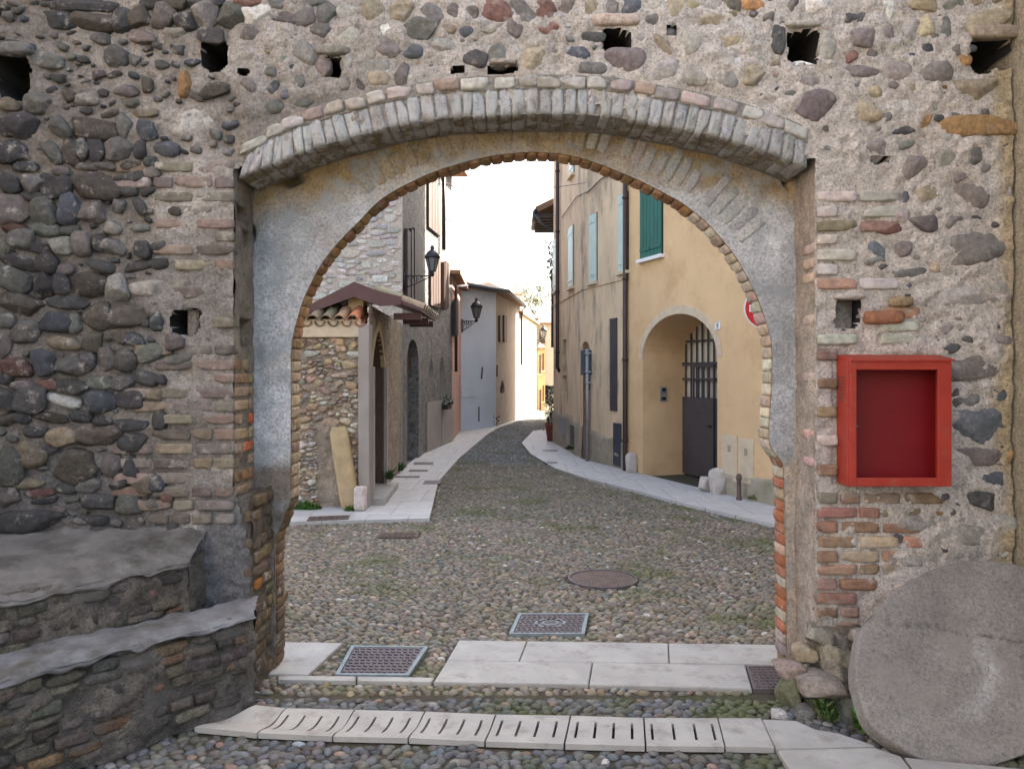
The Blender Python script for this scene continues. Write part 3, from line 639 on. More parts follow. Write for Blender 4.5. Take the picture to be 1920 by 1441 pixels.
hk = np.clip(hole * 1.6 - .5, 0, 1)[..., None]; mc = mc * (1 - hk) + A(.018, .016, .014) * hk  # hole depths painted near-black in place of their shade
pts = np.stack([GX, wallY(GX) - depth, GZ], -1)
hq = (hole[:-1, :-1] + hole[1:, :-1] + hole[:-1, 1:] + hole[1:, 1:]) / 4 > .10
wall_m.grid(pts, mc, 0, keepq & ~hq); wall_m.grid(pts, mc, 3, keepq & hq)  # hole faces get a near-black material standing in for shade
# blocks behind the face: wall ends and head
wall_m.bbox((-4.3, .60, 5.2), (3.05, .05, 5.29), (.3, .28, .25), 0)
wall_m.bbox((-4.3, -.30, 0), (-4.26, .53, 5.2), (.3, .28, .25), 0)

# brickwork of the piers, front face
def ok_brick(X, Z, hx=.0):
    for h_ in HOLES:
        if h_[2] == 0: continue
        a, b_, mp = on_wall(h_[0], h_[1])
        if abs(X - a) < h_[2] * mp + hx and abs(Z - b_) < h_[3] * mp + .03: return False
    return True
LB = [(.34, .275, .215), (.30, .255, .22), (.27, .235, .21), (.33, .25, .205), (.24, .205, .175)]
z = .98; row = 0
while z < 3.22:
    h = rng.uniform(.028, .034)
    edge = np.interp(z, [1, 1.6, 2.2, 2.6, 3.2], [-2.25, -2.18, -2.12, -2.02, -2.2]) + rng.normal(0, .05)
    x = XL - .004
    first = .06 if row % 2 else .118
    while x > edge:
        hw = first if first else rng.choice([.115, .12, .06], p=[.45, .4, .15]); first = None
        if rng.random() < (.90 if z < 2.2 else .62 if z < 2.95 else .8) and ok_brick(x - hw, z, hw):
            brick(wall_m, (x - hw, .045 - rng.uniform(.002, .012), z), (hw, h, .05), I3, jit(A(*LB[rng.integers(5)]) * .62, .12, .04), 6, 12, .03, 2, 2, rng.normal(0, .008))
        x -= 2 * hw + rng.uniform(.010, .018)
    z += 2 * h + rng.uniform(.018, .028); row += 1
RB = [(.30, .17, .12), (.34, .22, .16), (.27, .16, .12), (.36, .28, .21), (.30, .22, .17)]
WB = [(.52, .48, .43), (.48, .43, .38), (.50, .45, .40)]
z = .40; row = 0
while z < 3.10:
    h = rng.uniform(.030, .036)
    edge = np.interp(z, [.4, .7, .75, 1.3, 1.35, 2.05, 2.1, 2.6, 2.65, 3.1], [2.0, 2.12, 2.36, 2.38, 2.12, 2.12, 2.42, 2.30, 2.10, 2.25]) + rng.normal(0, .03)
    x = XR + .006 + (.0 if row % 2 else .002)
    first = .062 if row % 2 else .12
    while x < edge:
        hw = first if first else rng.choice([.12, .115, .06], p=[.5, .3, .2]); first = None
        lo = z < 1.35; mid_ = 1.35 <= z < 2.1
        pr = .96 if lo else .95 if mid_ else .70
        if rng.random() < pr and ok_brick(x + hw, z, hw) and not (1.24 < z < 2.09 and x + 2 * hw > 1.985 and x < 2.6):
            c = RB[rng.integers(5)] if (lo or (mid_ and rng.random() < .75) or rng.random() < .2) else WB[rng.integers(3)]
            brick(wall_m, (x + hw, .045 - rng.uniform(.006, .020), z), (hw, h, .05), I3, jit(c, .14, .06), 6, 11, .035, 2, 2, rng.normal(0, .008))
        x += 2 * hw + rng.uniform(.012, .02)
    z += 2 * h + rng.uniform(.018, .026); row += 1
# reveals: mortar blocks with bricks facing the opening
def noisy_block(mbq, O, U, V, N, lu, lv, col, amp=.008, st=.02, mat=0, seed=40, holes=()):
    uu = np.arange(0, lu + st, st); vv = np.arange(0, lv + st, st); UU, VV = np.meshgrid(uu, vv)
    dd = amp * (vnoise(UU, VV, .11, seed) + .6 * vnoise(UU, VV, .04, seed + 1))
    for hu, hv, ru, rv_ in holes: dd = dd - .22 * (np.maximum(np.abs(UU - hu) / ru, np.abs(VV - hv) / rv_) < 1)
    p_ = A(*O) + UU[..., None] * A(*U) + VV[..., None] * A(*V) + dd[..., None] * A(*N)
    cc = A(*col) * (1 + .22 * vnoise(UU, VV, .3, seed + 2)[..., None] + .15 * vnoise(UU, VV, .08, seed + 3)[..., None])
    mbq.grid(p_, cc, mat)
FXp = (A(0, 1, 0), A(0, 0, 1), A(1, 0, 0))      # facing +X
FXm = (A(0, 1, 0), A(0, 0, 1), A(-1, 0, 0))     # facing -X
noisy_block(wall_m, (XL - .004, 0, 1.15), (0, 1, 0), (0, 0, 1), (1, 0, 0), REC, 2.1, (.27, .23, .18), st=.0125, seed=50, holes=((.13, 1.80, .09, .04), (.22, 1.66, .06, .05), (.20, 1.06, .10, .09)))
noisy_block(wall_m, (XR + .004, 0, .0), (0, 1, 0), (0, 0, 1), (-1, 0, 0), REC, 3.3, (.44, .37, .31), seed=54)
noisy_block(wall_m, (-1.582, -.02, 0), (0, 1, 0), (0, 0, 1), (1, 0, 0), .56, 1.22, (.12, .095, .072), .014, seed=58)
wall_m.bbox((-2.0, .05, 0), (-1.93, REC + .05, 3.3), (.2, .18, .15), 0); wall_m.bbox((-2.0, .05, 0), (-1.70, REC + .05, 1.4), (.2, .18, .15), 0)
wall_m.bbox((XR + .02, .06, 0), (2.1, REC + .05, 3.3), (.3, .27, .24), 0)
wall_m.bbox((-1.72, .02, 0), (-1.60, .53, 1.2), (.14, .12, .10), 0)
OC = [(.32, .20, .10), (.30, .22, .13), (.34, .25, .17), (.28, .17, .09)]
z = 1.22; row = 0
while z < 2.35:
    h = rng.uniform(.030, .036); ys = [.0, .12, .24] if row % 2 else [.0, .24]; ws = [.055, .055, .045] if row % 2 else [.115, .045]
    for y0, w in zip(ys, ws):
        if rng.random() < .86 and not (2.08 < z < 2.32 and y0 + 2 * w > .08):
            cc = (.42, .12, .05) if (1.45 < z < 1.75 and y0 > .1 and rng.random() < .6) else OC[rng.integers(4)]
            brick(wall_m, (XL - .035, y0 + w + .006, z), (w, h, .041), FXp, jit(cc, .12, .05), 5, 11, .035, 2, 2)
    z += 2 * h + .022; row += 1
z = .05; row = 0
while z < 1.22:                                                           # dark weathered jamb bricks, left foot
    h = rng.uniform(.030, .036); y = .03 * (row % 2)
    while y < .5:
        w = rng.choice([.055, .11])
        if rng.random() < .75:
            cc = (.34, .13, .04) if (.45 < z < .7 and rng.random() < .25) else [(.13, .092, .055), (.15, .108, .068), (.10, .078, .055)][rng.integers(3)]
            brick(wall_m, (-1.60, y + w, z), (w, h, .030 + rng.uniform(0, .010)), FXp, jit(cc, .15, .06), 5, 9, .05, 3, 2, rng.normal(0, .03))
        y += 2 * w + .014
    z += 2 * h + .02; row += 1
z = 1.40
while z < 2.75:                                                           # thin mortar-smeared quoin bricks, right reveal
    h = rng.uniform(.030, .035)
    if rng.random() < .55: brick(wall_m, (XR + .038, .12, z), (.10, h, .045), FXm, jit((.50, .38, .31), .1, .05), 3, 7, .04, 1, 2)
    z += 2 * h + .022
# white pointing stones round the holes, flat covering stones
for px_, py_, w, h_, c in ((1155, 40, 47, 11, (.46, .37, .31)), (1503, 48, 34, 6, (.42, .39, .34)), (945, 118, 26, 5, (.36, .32, .28)), (28, 93, 34, 11, (.12, .12, .12)), (625, 97, 32, 8, (.2, .19, .16)), (1862, 62, 48, 12, (.34, .28, .22)), (1655, 595, 38, 13, (.30, .14, .08)), (1688, 566, 22, 10, (.30, .22, .13)), (1590, 556, 30, 6, (.45, .41, .37))):
    X, Z, mp = on_wall(px_, py_); brick(wall_m, (X, float(wallY(X)) + .0, Z), (w * mp, h_ * mp, .045), I3, c, 4, 5, .05, 2, 1)
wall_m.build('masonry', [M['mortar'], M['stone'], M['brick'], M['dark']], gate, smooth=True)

# brick ring and hood course over the rebate
ring = MB(); hood = MB()
L_ = np.array(SOFF); seg = np.hypot(*np.diff(L_, axis=0).T); cum = np.concatenate([[0], np.cumsum(seg)])
def along(s_):
    x = np.interp(s_, cum, L_[:, 0]); y = np.interp(s_, cum, L_[:, 1])
    e = .06; a_ = A(np.interp(s_ - e, cum, L_[:, 0]), np.interp(s_ - e, cum, L_[:, 1])); b_ = A(np.interp(s_ + e, cum, L_[:, 0]), np.interp(s_ + e, cum, L_[:, 1]))
    t_ = unit(b_ - a_); n_ = A(-t_[1], t_[0]); k0 = max(0, 1 - s_ / .6); k1 = max(0, 1 - (cum[-1] - s_) / .4)
    n_ = unit(n_ * (1 - k0) * (1 - k1) + A(.35, 1) * k0 + A(.02, 1) * k1); return A(x, y), t_, n_
s_ = .035
while s_ < cum[-1] - .02:
    w = rng.uniform(.030, .041); p, t_, nrm = along(s_)
    U = A(t_[0], 0, t_[1]); V = A(nrm[0], 0, nrm[1]); hh = .080 + rng.normal(0, .003)
    q = p + nrm * (.080 + rng.normal(0, .003))
    cc = jit([(.31, .31, .305), (.35, .352, .35), (.27, .265, .255), (.31, .285, .25)][rng.integers(4)], .1, .03)
    brick(ring, (q[0], .17 - rng.uniform(.012, .022), q[1]), (w, hh, .17), (U, V, A(0, -1, 0)), cc, 6, 14, .022, 1, 0)
    s_ += 2 * w + rng.uniform(.002, .006)
s_ = .05
while s_ < cum[-1] - .03:
    w = rng.choice([.06, .072, .085]) * rng.uniform(.9, 1.1); p, t_, nrm = along(s_)
    q = p + nrm * (.160 + .038 + rng.normal(0, .003)); U = A(t_[0], 0, t_[1]); V = A(nrm[0], 0, nrm[1])
    cc = jit([(.43, .39, .36), (.40, .35, .31), (.31, .275, .25), (.45, .42, .39), (.38, .28, .23)][rng.integers(5)], .08, .03)
    if p[0] < -.9: cc = cc * .8
    brick(hood, (q[0], .068 - rng.uniform(.012, .026), q[1]), (w, .035, .08), (U, V, A(0, -1, 0)), cc, 6, 12, .03, 2, 0)
    s_ += 2 * w + rng.uniform(.004, .010)
for v_, c_2 in zip(ring.v, ring.c):                                        # brown algae stain on the sheltered underside
    k_s = np.clip((v_[:, 1] - .0) / .05, 0, 1)[:, None]; c_2[:] = c_2 * (1 - k_s) + A(.17, .125, .072) * k_s
ring.build('arch_ring', M['limebrick'], gate, smooth=True)
hood.build('hood_course', M['brick'], gate, smooth=True)
# core that closes the joints behind ring and hood
core = MB(); tt = np.linspace(0, cum[-1], 60); rows_ = []
for off, yy in ((.006, REC + .02), (.006, -.002), (.156, -.002), (.156, -.012), (.243, -.012)):
    rows_.append([(*(lambda P_: (P_[0], yy, P_[1]))(along(s_)[0] + along(s_)[2] * off),) for s_ in tt])
core.grid(np.array(rows_), (.30, .28, .25), 0); core.build('arch_core', M['mortar'], gate)

# recessed limewashed panel with the round opening
arch_px = [(545, 660), (548, 630), (567, 563), (578, 540), (600, 497), (623, 467), (647, 440), (673, 415), (707, 378), (743, 355), (797, 328), (827, 317), (880, 301), (927, 291), (993, 284), (1057, 288), (1100, 299), (1140, 313), (1210, 343), (1280, 380), (1330, 420), (1380, 480), (1413, 540), (1433, 590), (1446, 633), (1449, 660)]
AR = [tuple(at(x, y, REC)[[0, 2]]) for x, y in arch_px]
OPEN = [(-1.555, 0), (-1.555, .4), (-1.555, .85), (-1.50, 1.0), (-1.452, 1.1), (-1.45, 1.4), (-1.45, 1.7)] + AR + [(1.70, 1.8), (1.685, 1.6), (1.69, 1.45), (1.78, 1.38), (1.79, 1.0), (1.80, .5), (1.80, 0)]
OP = np.array(OPEN); sg = np.hypot(*np.diff(OP, axis=0).T); cu = np.concatenate([[0], np.cumsum(sg)])
NR = 330; ss = np.linspace(0, cu[-1], NR); ox = np.interp(ss, cu, OP[:, 0]); oz = np.interp(ss, cu, OP[:, 1])
k_ = np.ones(5) / 5; ox[6:-6] = np.convolve(ox, k_, 'same')[6:-6]; oz[6:-6] = np.convolve(oz, k_, 'same')[6:-6]
tr = .5 * (1 + np.tanh((oz - 1.85) * 30))
cxm, czm = .11, 1.9
ex = np.zeros(NR); ez = np.zeros(NR)
for i in range(NR):
    if oz[i] <= czm: ex[i] = -4.3 if ox[i] < 0 else 3.05; ez[i] = oz[i]
    else:
        dxx, dzz = ox[i] - cxm, oz[i] - czm; k = min((3.05 - cxm) / dxx if dxx > 1e-6 else 1e9, (-4.3 - cxm) / dxx if dxx < -1e-6 else 1e9, (5.25 - czm) / dzz if dzz > 1e-6 else 1e9)
        ex[i] = cxm + dxx * k; ez[i] = czm + dzz * k
wts = np.concatenate([np.linspace(0, .30, 60), np.linspace(.32, 1, 14)])
PX = ox[:, None] * (1 - wts) + ex[:, None] * wts; PZ = oz[:, None] * (1 - wts) + ez[:, None] * wts
dp = .012 * vnoise(PX, PZ, .22, 61) + .007 * vnoise(PX, PZ, .07, 62) + .004 * vnoise(PX, PZ, .03, 63)
near = np.clip((.42 - np.repeat(wts[None] * 1, NR, 0) * np.hypot(ex - ox, ez - oz)[:, None]) / .12, 0, 1) * (PZ > 2.3)
dp = dp * (1 - .75 * near)
for hx, hy, hr, hq in ((545, 337, .075, .035), (1472, 333, .02, .035), (1500, 384, .025, .02), (1502, 441, .02, .045), (470, 437, .02, .05)):
    q_ = at(hx, hy, REC); dp = dp - .16 * np.clip(1.3 - np.hypot((PX - q_[0]) / hr, (PZ - q_[2]) / hq), 0, .4) / .4
panel = MB()
pc = A(.43, .435, .445) * (1 + .20 * vnoise(PX, PZ, .35, 64) + .14 * vnoise(PX, PZ, .1, 65))[..., None]
st_ = np.clip((PZ - np.interp(PX, sx, sz) + .30 + .10 * vnoise(PX, PZ, .25, 66)) / .22, 0, 1)[..., None]
pc = pc * (1 - st_) + A(.30, .215, .11) * st_ * (1 + .3 * vnoise(PX, PZ, .08, 67)[..., None])
pk = np.clip(vnoise(PX, PZ, .4, 68) * 1.3 + vnoise(PX, PZ, .12, 69) * .5 - .45, 0, 1)[..., None] * .6
pc = pc * (1 - pk) + A(.38, .335, .30) * pk
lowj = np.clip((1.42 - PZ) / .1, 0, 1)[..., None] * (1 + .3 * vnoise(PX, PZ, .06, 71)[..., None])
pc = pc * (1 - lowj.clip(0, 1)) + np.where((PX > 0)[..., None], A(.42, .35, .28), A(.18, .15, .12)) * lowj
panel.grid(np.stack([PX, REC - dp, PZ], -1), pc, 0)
panel.grid(np.stack([PX, np.full_like(PX, REAR), PZ], -1), A(.36, .31, .26), 0, flip=True)
rv = np.stack([np.stack([ox, np.full(NR, y), oz], -1) for y in np.linspace(REC, REAR, 6)])
panel.grid(rv, A(.26, .18, .10), 0)
panel.build('plaster_panel', [M['plaster']], gate, smooth=True)
# bricks round the opening (intrados) and the limewashed voussoirs above it
intr = MB(); vou = MB()
def along2(s_):
    p = A(np.interp(s_, ss, ox), np.interp(s_, ss, oz)); e = .05
    a_ = A(np.interp(s_ - e, ss, ox), np.interp(s_ - e, ss, oz)); b_ = A(np.interp(s_ + e, ss, ox), np.interp(s_ + e, ss, oz))
    t_ = unit(b_ - a_); return p, t_, A(-t_[1], t_[0])
s_ = .06
while s_ < cu[-1] - .08:
    p, t_, nrm = along2(s_); w = rng.uniform(.030, .036)
    right = p[0] > 1.2
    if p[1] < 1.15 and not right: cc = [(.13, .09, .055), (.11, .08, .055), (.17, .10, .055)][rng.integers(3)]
    elif p[1] < 1.40 and right: cc = [(.36, .13, .065), (.33, .15, .09), (.34, .25, .185), (.40, .34, .28)][rng.integers(4)]
    elif right: cc = [(.50, .42, .33), (.46, .36, .27), (.52, .46, .38)][rng.integers(3)]
    elif p[1] < 2.1 and p[0] < -1: cc = [(.34, .26, .17), (.30, .22, .14), (.36, .29, .2)][rng.integers(3)]
    else: cc = [(.30, .175, .08), (.26, .15, .075), (.33, .20, .10), (.28, .16, .09)][rng.integers(4)]
    U = A(t_[0], 0, t_[1]); V = A(nrm[0], 0, nrm[1]); q = p + nrm * (.034 - rng.uniform(.008, .016))
    brick(intr, (q[0], (REC + REAR) / 2 + .012, q[1]), (w * 1.12, .036, (REAR - REC) / 2 - .002), (U, V, A(0, -1, 0)), jit(cc, .13, .05), 4, 10, .03, 1, 0)
    arch = p[1] > 2.75 and p[0] > -.9
    if arch and rng.random() < .95:
        L = .115 + .02 * rng.normal(); q = p + nrm * (.07 + L)
        cc = jit((.42, .415, .41), .08, .02); kst = min(1, max(0, (q[1] - float(soffit(q[0])) + .30 + rng.normal(0, .04)) / .22)) * (.9 if q[0] < .5 else .35); cc = cc * (1 - kst) + A(.30, .225, .13) * kst
        brick(vou, (q[0], REC + .0305 - rng.uniform(-.002, .003), q[1]), (w * 1.05, L, .035), (U, V, A(0, -1, 0)), cc, 4, 9, .03, 1, 0)
    s_ += 2 * w + rng.uniform(.006, .012)
intr.build('arch_soffit', M['brick'], gate, smooth=True)
vou.build('voussoirs', M['plaster'], gate, smooth=True)
# rubble footing at the right jamb
ft = MB()
def at_g(px_, py_, Y): return at(px_, py_, Y)
for x, y, Y, rx, ry, rd, an, c in ((1535, 1283, -.19, .19, .075, .14, -.22, (.26, .21, .18)), (1482, 1250, -.03, .10, .045, .13, .1, (.25, .20, .17)), (1478, 1300, -.10, .075, .13, .12, .0, (.15, .145, .085)), (1545, 1322, -.22, .12, .085, .12, .1, (.10, .11, .085)), (1510, 1348, -.28, .085, .085, .10, .1, (.13, .12, .105)),
                                   (1542, 1362, -.31, .085, .06, .09, .2, (.13, .13, .125)), (1585, 1350, -.30, .11, .16, .12, .0, (.115, .125, .12)), (1618, 1388, -.40, .10, .075, .10, -.2, (.12, .12, .118)), (1592, 1292, -.14, .08, .09, .10, 0, (.19, .16, .105)), (1600, 1250, -.09, .06, .10, .08, .1, (.20, .185, .15)),
                                   (1462, 1352, -.33, .06, .085, .06, .5, (.46, .455, .44)), (1625, 1330, -.24, .05, .14, .08, .0, (.17, .15, .10)), (1560, 1232, -.06, .10, .09, .09, .2, (.28, .24, .18)), (1508, 1222, -.03, .075, .07, .07, .3, (.30, .24, .17)), (1535, 1190, -.02, .09, .06, .07, .0, (.28, .25, .2)), (1605, 1190, -.05, .06, .06, .06, .4, (.36, .33, .29)), (1605, 1308, -.18, .03, .045, .05, .2, (.42, .41, .39))):
    p = at(x, y, Y); stone(ft, p, (rx, ry, rd), I3, an, jit(c, .06, .03), 3, 4.2, 11, .05, 0)
ft.bbox((1.82, -.04, -.02), (2.12, .05, .42), (.15, .13, .10), 0)
ft.build('footing_stones', M['stone'], gate, smooth=True)

# ------------------------------------------------------------------ stepped masonry bench, left of the arch
bench = thing('stepped_bench', 'dark stepped masonry bench with grey mortar ledges at the foot of the wall', 'bench', (-2.2, -.6, 0))
A0, B0 = A(-1.50, -.21), A(-3.35, -2.33); A1, B1 = A(-1.87, -.24), A(-3.55, -2.22)
def bench_face(mbq, a, b_, z0, z1, seed, frac=.8):
    L = np.linalg.norm(b_ - a); t_ = (b_ - a) / L; n2 = A(-t_[1], t_[0]); n2 = n2 if n2 @ (A(0, -D) - a) > 0 else -n2
    uu = np.arange(0, L, .018); vv = np.linspace(z0, z1, int((z1 - z0) / .018) + 1); UU, VV = np.meshgrid(uu, vv)
    dd = .028 * vnoise(UU, VV * 1.6, .16, seed) + .014 * vnoise(UU, VV, .05, seed + 1) + .008 * vnoise(UU, VV, .025, seed + 5)
    dd -= .05 * np.clip((VV - z1 + .10) / .10, 0, 1) ** 2
    p_ = np.stack([a[0] + UU * t_[0] + dd * n2[0], a[1] + UU * t_[1] + dd * n2[1], VV], -1)
    cc = A(.145, .130, .110) * (1 + .30 * vnoise(UU, VV, .25, seed + 2) + .25 * vnoise(UU, VV, .07, seed + 3))[..., None]
    gl = np.clip(.14 - (VV - z0) + .06 * vnoise(UU, VV, .3, seed + 4), 0, .14)[..., None] / .14 if z0 < .1 else 0
    cc = cc * (1 - .6 * gl) + A(.13, .12, .11) * .6 * gl
    mbq.grid(p_, cc, 0)
    z = z0 + .05
    fr = (A(t_[0], t_[1], 0), A(0, 0, 1), A(n2[0], n2[1], 0))
    while z < z1 - .03:
        h = rng.uniform(.022, .032); u = rng.uniform(0, .1)
        while u < L - .1:
            w = rng.uniform(.045, .10)
            if rng.random() < frac and not (z0 < .1 and z < z0 + .10):
                cc = jit([(.115, .102, .080), (.14, .125, .105), (.086, .078, .068), (.16, .13, .10), (.18, .115, .075)][rng.choice(5, p=[.3, .3, .2, .14, .06])], .18, .05)
                p = a + t_ * (u + w) - n2 * .026
                (brick if rng.random() < .6 else stone)(mbq, (p[0], p[1], z + rng.normal(0, .006)), (w, h, .038 + rng.uniform(-.006, .006)), fr, col=cc, ang=rng.normal(0, .04))
            u += 2 * w + rng.uniform(.006, .02)
        z += 2 * h + rng.uniform(.006, .014)
    return t_, n2
mbq = MB(); bench_face(mbq, A0, B0, 0, .555, 70, .9)
noisy_block(mbq, (-1.50, -.21, 0), tuple(np.append(unit(A(-1.585, .02) - A0), 0)), (0, 0, 1), (.9, .3, 0), .25, .555, (.10, .085, .068), .012, seed=76)
mbq.build('lower_step', M['bench'], bench, smooth=True)
mbq = MB(); bench_face(mbq, A1, B1, .55, .87, 80)
noisy_block(mbq, (A1[0], A1[1], .55), (0, 1, 0), (0, 0, 1), (1, 0, 0), .30, .32, (.11, .10, .088), .012, seed=86)
mbq.build('upper_step', M['bench'], bench, smooth=True)
def ledge(f0, f1, b0, b1, zf, zb, seed, mat='ledge', lip=.02):
    """mortar bed worn round over its front edge"""
    u = np.linspace(0, 1, 150); w = np.concatenate([np.linspace(-1, 0, 10)[:-1], np.linspace(0, 1, 26)]); U_, V_ = np.meshgrid(u, w)
    Vc = np.clip(V_, 0, 1); Lr = np.linalg.norm(A(*f1) - A(*f0))
    tn = unit(A(*f1) - A(*f0)); nn = A(-tn[1], tn[0]); nn = nn if nn @ (A(0, -D) - A(*f0)) > 0 else -nn
    wear = .026 + .024 * vnoise(U_ * Lr, V_ * 0, .16, seed) + .018 * vnoise(U_ * Lr, V_ * 0, .06, seed + 3)
    wear = np.clip(wear, .004, .075)
    roll = np.clip(-V_, 0, 1)
    x = (f0[0] * (1 - U_) + f1[0] * U_) * (1 - Vc) + (b0[0] * (1 - U_) + b1[0] * U_) * Vc
    y = (f0[1] * (1 - U_) + f1[1] * U_) * (1 - Vc) + (b0[1] * (1 - U_) + b1[1] * U_) * Vc
    out = .026 * np.sin(roll * pi * .5) - .07 * np.clip(roll - .75, 0, 1) * 4 * .8 + .008 * vnoise(U_ * Lr, V_, .06, seed + 4)
    inset = np.clip(.10 - Vc, 0, .1) * 0
    x = x + nn[0] * out; y = y + nn[1] * out
    z = zf * (1 - Vc) + zb * Vc + .014 * vnoise(x, y, .15, seed + 1) + .007 * vnoise(x, y, .05, seed + 2) - wear * (1 - np.cos(roll * pi * .5)) * 1.2 - .016 * np.clip(1 - Vc / .18, 0, 1) ** 2
    mbq = MB(); mbq.grid(np.stack([x, y, z], -1), (.27, .265, .26)); return mbq.build('mortar_ledge', M[mat], bench, smooth=True)
ledge(A0 + A(.0, -.01), B0, A(-1.56, .03), A(-3.5, -2.0), .562, .590, 90)
ledge(A1, B1, A(-1.86, .05), A(-4.2, -.15), .868, 1.02, 95, 'ledge_dark')

# ------------------------------------------------------------------ millstone
ms = thing('millstone', 'big round grey stone disc leaning against the wall below the red cabinet', 'stone disc', (2.6, -.5, 0))
top = at(1835, 1050, -.20); bot = at(1800, 1436, -.86)
cen = (top + bot) / 2; V = unit(top - bot); R = np.linalg.norm(top - bot) / 2; U = A(1, 0, 0); N = unit(np.cross(U, V)); N = N if N[1] < 0 else -N
cen = A(at(1838, 1250, cen[1])[0], cen[1], cen[2]); Rx_ = .68
mbq = MB(); th = np.linspace(0, 2 * pi, 97); rr = np.concatenate([np.linspace(0, .98, 30), [.990, .996, 1.0, 1.0, 1.0]]); dd = np.concatenate([np.zeros(30), [-.001, -.004, -.012, -.06, -.11]])
TH, RR = np.meshgrid(th, rr); wob = 1 + .010 * np.sin(3 * TH + 1) + .008 * np.sin(7 * TH) + .006 * np.sin(13 * TH + 2)
lx = RR * wob * Rx_ * np.cos(TH); ly = RR * wob * R * np.sin(TH); off = dd[:, None] + .004 * vnoise(lx, ly, .2, 101) + .0025 * vnoise(lx, ly, .05, 102)
P_ = cen + lx[..., None] * U + ly[..., None] * V + off[..., None] * N
cc = A(.205, .190, .175) * (1 + .16 * vnoise(lx, ly, .3, 103) + .10 * vnoise(lx, ly, .1, 104))[..., None]
wp = np.clip(1.15 - np.hypot((lx - .03 + .05 * np.sin(ly * 14)) / (.09 + .05 * vnoise(lx, ly, .08, 105)), (ly + .12) / .24) + .35 * vnoise(lx, ly, .03, 106), 0, 1)[..., None]
cc = cc * (1 - .95 * wp) + A(.36, .35, .335) * .95 * wp
ck = np.clip(1 - np.abs(ly - .12 + .16 * lx + .012 * vnoise(lx, ly, .1, 107)) / .009, 0, 1)[..., None]
P_ -= ck * .012 * N; cc = cc * (1 - .6 * ck)
mbq.grid(P_, cc, 0, flip=True); mbq.build('disc', M['granite'], ms, smooth=True)

# ------------------------------------------------------------------ red cabinet
rc_ = thing('red_cabinet', 'open red metal hydrant cabinet fixed to the right of the arch, empty inside', 'cabinet', (2.29, 0, 1.3))
x0, x1, z0, z1, yb, yf = 1.985, 2.59, 1.285, 2.03, .01, -.150
mbq = MB(); T_ = .012
mbq.bbox((x0, yf, z0), (x0 + T_, yb, z1)); mbq.bbox((x1 - T_, yf, z0), (x1, yb, z1)); mbq.bbox((x0 + T_, yf, z0), (x1 - T_, yb, z0 + T_)); mbq.bbox((x0 + T_, yf, z1 - T_), (x1 - T_, yb, z1))
mbq.build('body', M['red'], rc_, bevel=.003)
mbq = MB(); mbq.bbox((x0 + T_, yb - .022, z0 + T_), (x1 - T_, yb - .002, z1 - T_)); mbq.build('back_panel', M['red_shade'], rc_)
ox0, ox1, oz0, oz1 = [(1605 - CX) / 317.8, (1757 - CX) / 317.8, H - (895 - HY) / 317.8, H - (693 - HY) / 317.8]
mbq = MB(); ya, yb2 = yf - .016, yf - .001
mbq.bbox((x0 + .006, ya, z0), (ox0, yb2, z1 - .004)); mbq.bbox((ox1, ya, z0), (x1, yb2, z1 - .004)); mbq.bbox((ox0, ya, z0), (ox1, yb2, oz0)); mbq.bbox((ox0, ya, oz1), (ox1, yb2, z1 - .004))
dr = mbq.build('door_frame', M['red'], rc_, bevel=.003)
mbq = MB(); mbq.tube([(1.985 + .045, ya + .001, 1.64), (1.985 + .045, ya - .006, 1.64)], .008, 12); lk = mbq.build('lock', M['iron'], dr); lk.location = (0, 0, 0)
mbq = MB(); mbq.add([(x0 - .002, yb, z1 + .036), (x1 + .012, yb, z1 + .036), (x1 + .012, yf - .028, z1 + .002), (x0 + .012, yf - .028, z1 + .002), (x0 - .002, yb, z1 + .004), (x1 + .012, yb, z1 + .004), (x1 + .012, yf - .028, z1 - .008), (x0 + .012, yf - .028, z1 - .008)],
            [(0, 3, 2, 1), (4, 5, 6, 7), (3, 7, 6, 2), (0, 4, 7, 3), (1, 2, 6, 5), (0, 1, 5, 4)]); mbq.build('lid', M['red'], rc_, bevel=.002)
mbq = MB()
for k in range(8): mbq.bbox((x0 - .004, -.10, 1.925 - k * .020), (x0 + .004, -.035, 1.932 - k * .020))
mbq.build('vent', M['iron_rust'], rc_)

# ------------------------------------------------------------------ facades
class Fac:
    """a vertical wall face from plan point a to b; u runs along it, off stands out towards the street"""
    def __init__(s, a, b, ref):
        s.a = A(*a); s.b = A(*b); s.L = np.linalg.norm(s.b - s.a); s.t = (s.b - s.a) / s.L
        n_ = A(-s.t[1], s.t[0]); s.n = n_ if n_ @ (A(*ref) - s.a) > 0 else -n_
        s.frame = (np.append(s.t, 0), A(0, 0, 1), np.append(s.n, 0))
    def P(s, u, z, off=0): q = s.a + s.t * u + s.n * off; return A(q[0], q[1], z)
    def pix(s, px_, py_, off=0):
        d0 = A((px_ - CX) / F, 1.0); c0 = A(0, -D); a_ = s.a + s.n * off
        k = ((a_ - c0) @ s.n) / (d0 @ s.n); q = c0 + k * d0
        return (q - a_) @ s.t, H - (py_ - HY) / F * k
    def rect(s, x0, y0, x1, y1):
        """pixel box -> u0,u1,z0,z1 (heights read at the middle column)"""
        ua, _ = s.pix(x0, y0); ub, _ = s.pix(x1, y1); xm = (x0 + x1) / 2
        _, zt = s.pix(xm, y0); _, zb = s.pix(xm, y1); return min(ua, ub), max(ua, ub), min(zt, zb), max(zt, zb)
    def box(s, mbx, u0, u1, z0, z1, o0, o1, col=(.5, .5, .5), mat=0):
        mbx.box(s.P((u0 + u1) / 2, (z0 + z1) / 2, (o0 + o1) / 2), ((u1 - u0) / 2, (z1 - z0) / 2, (o1 - o0) / 2), col, mat, *s.frame)
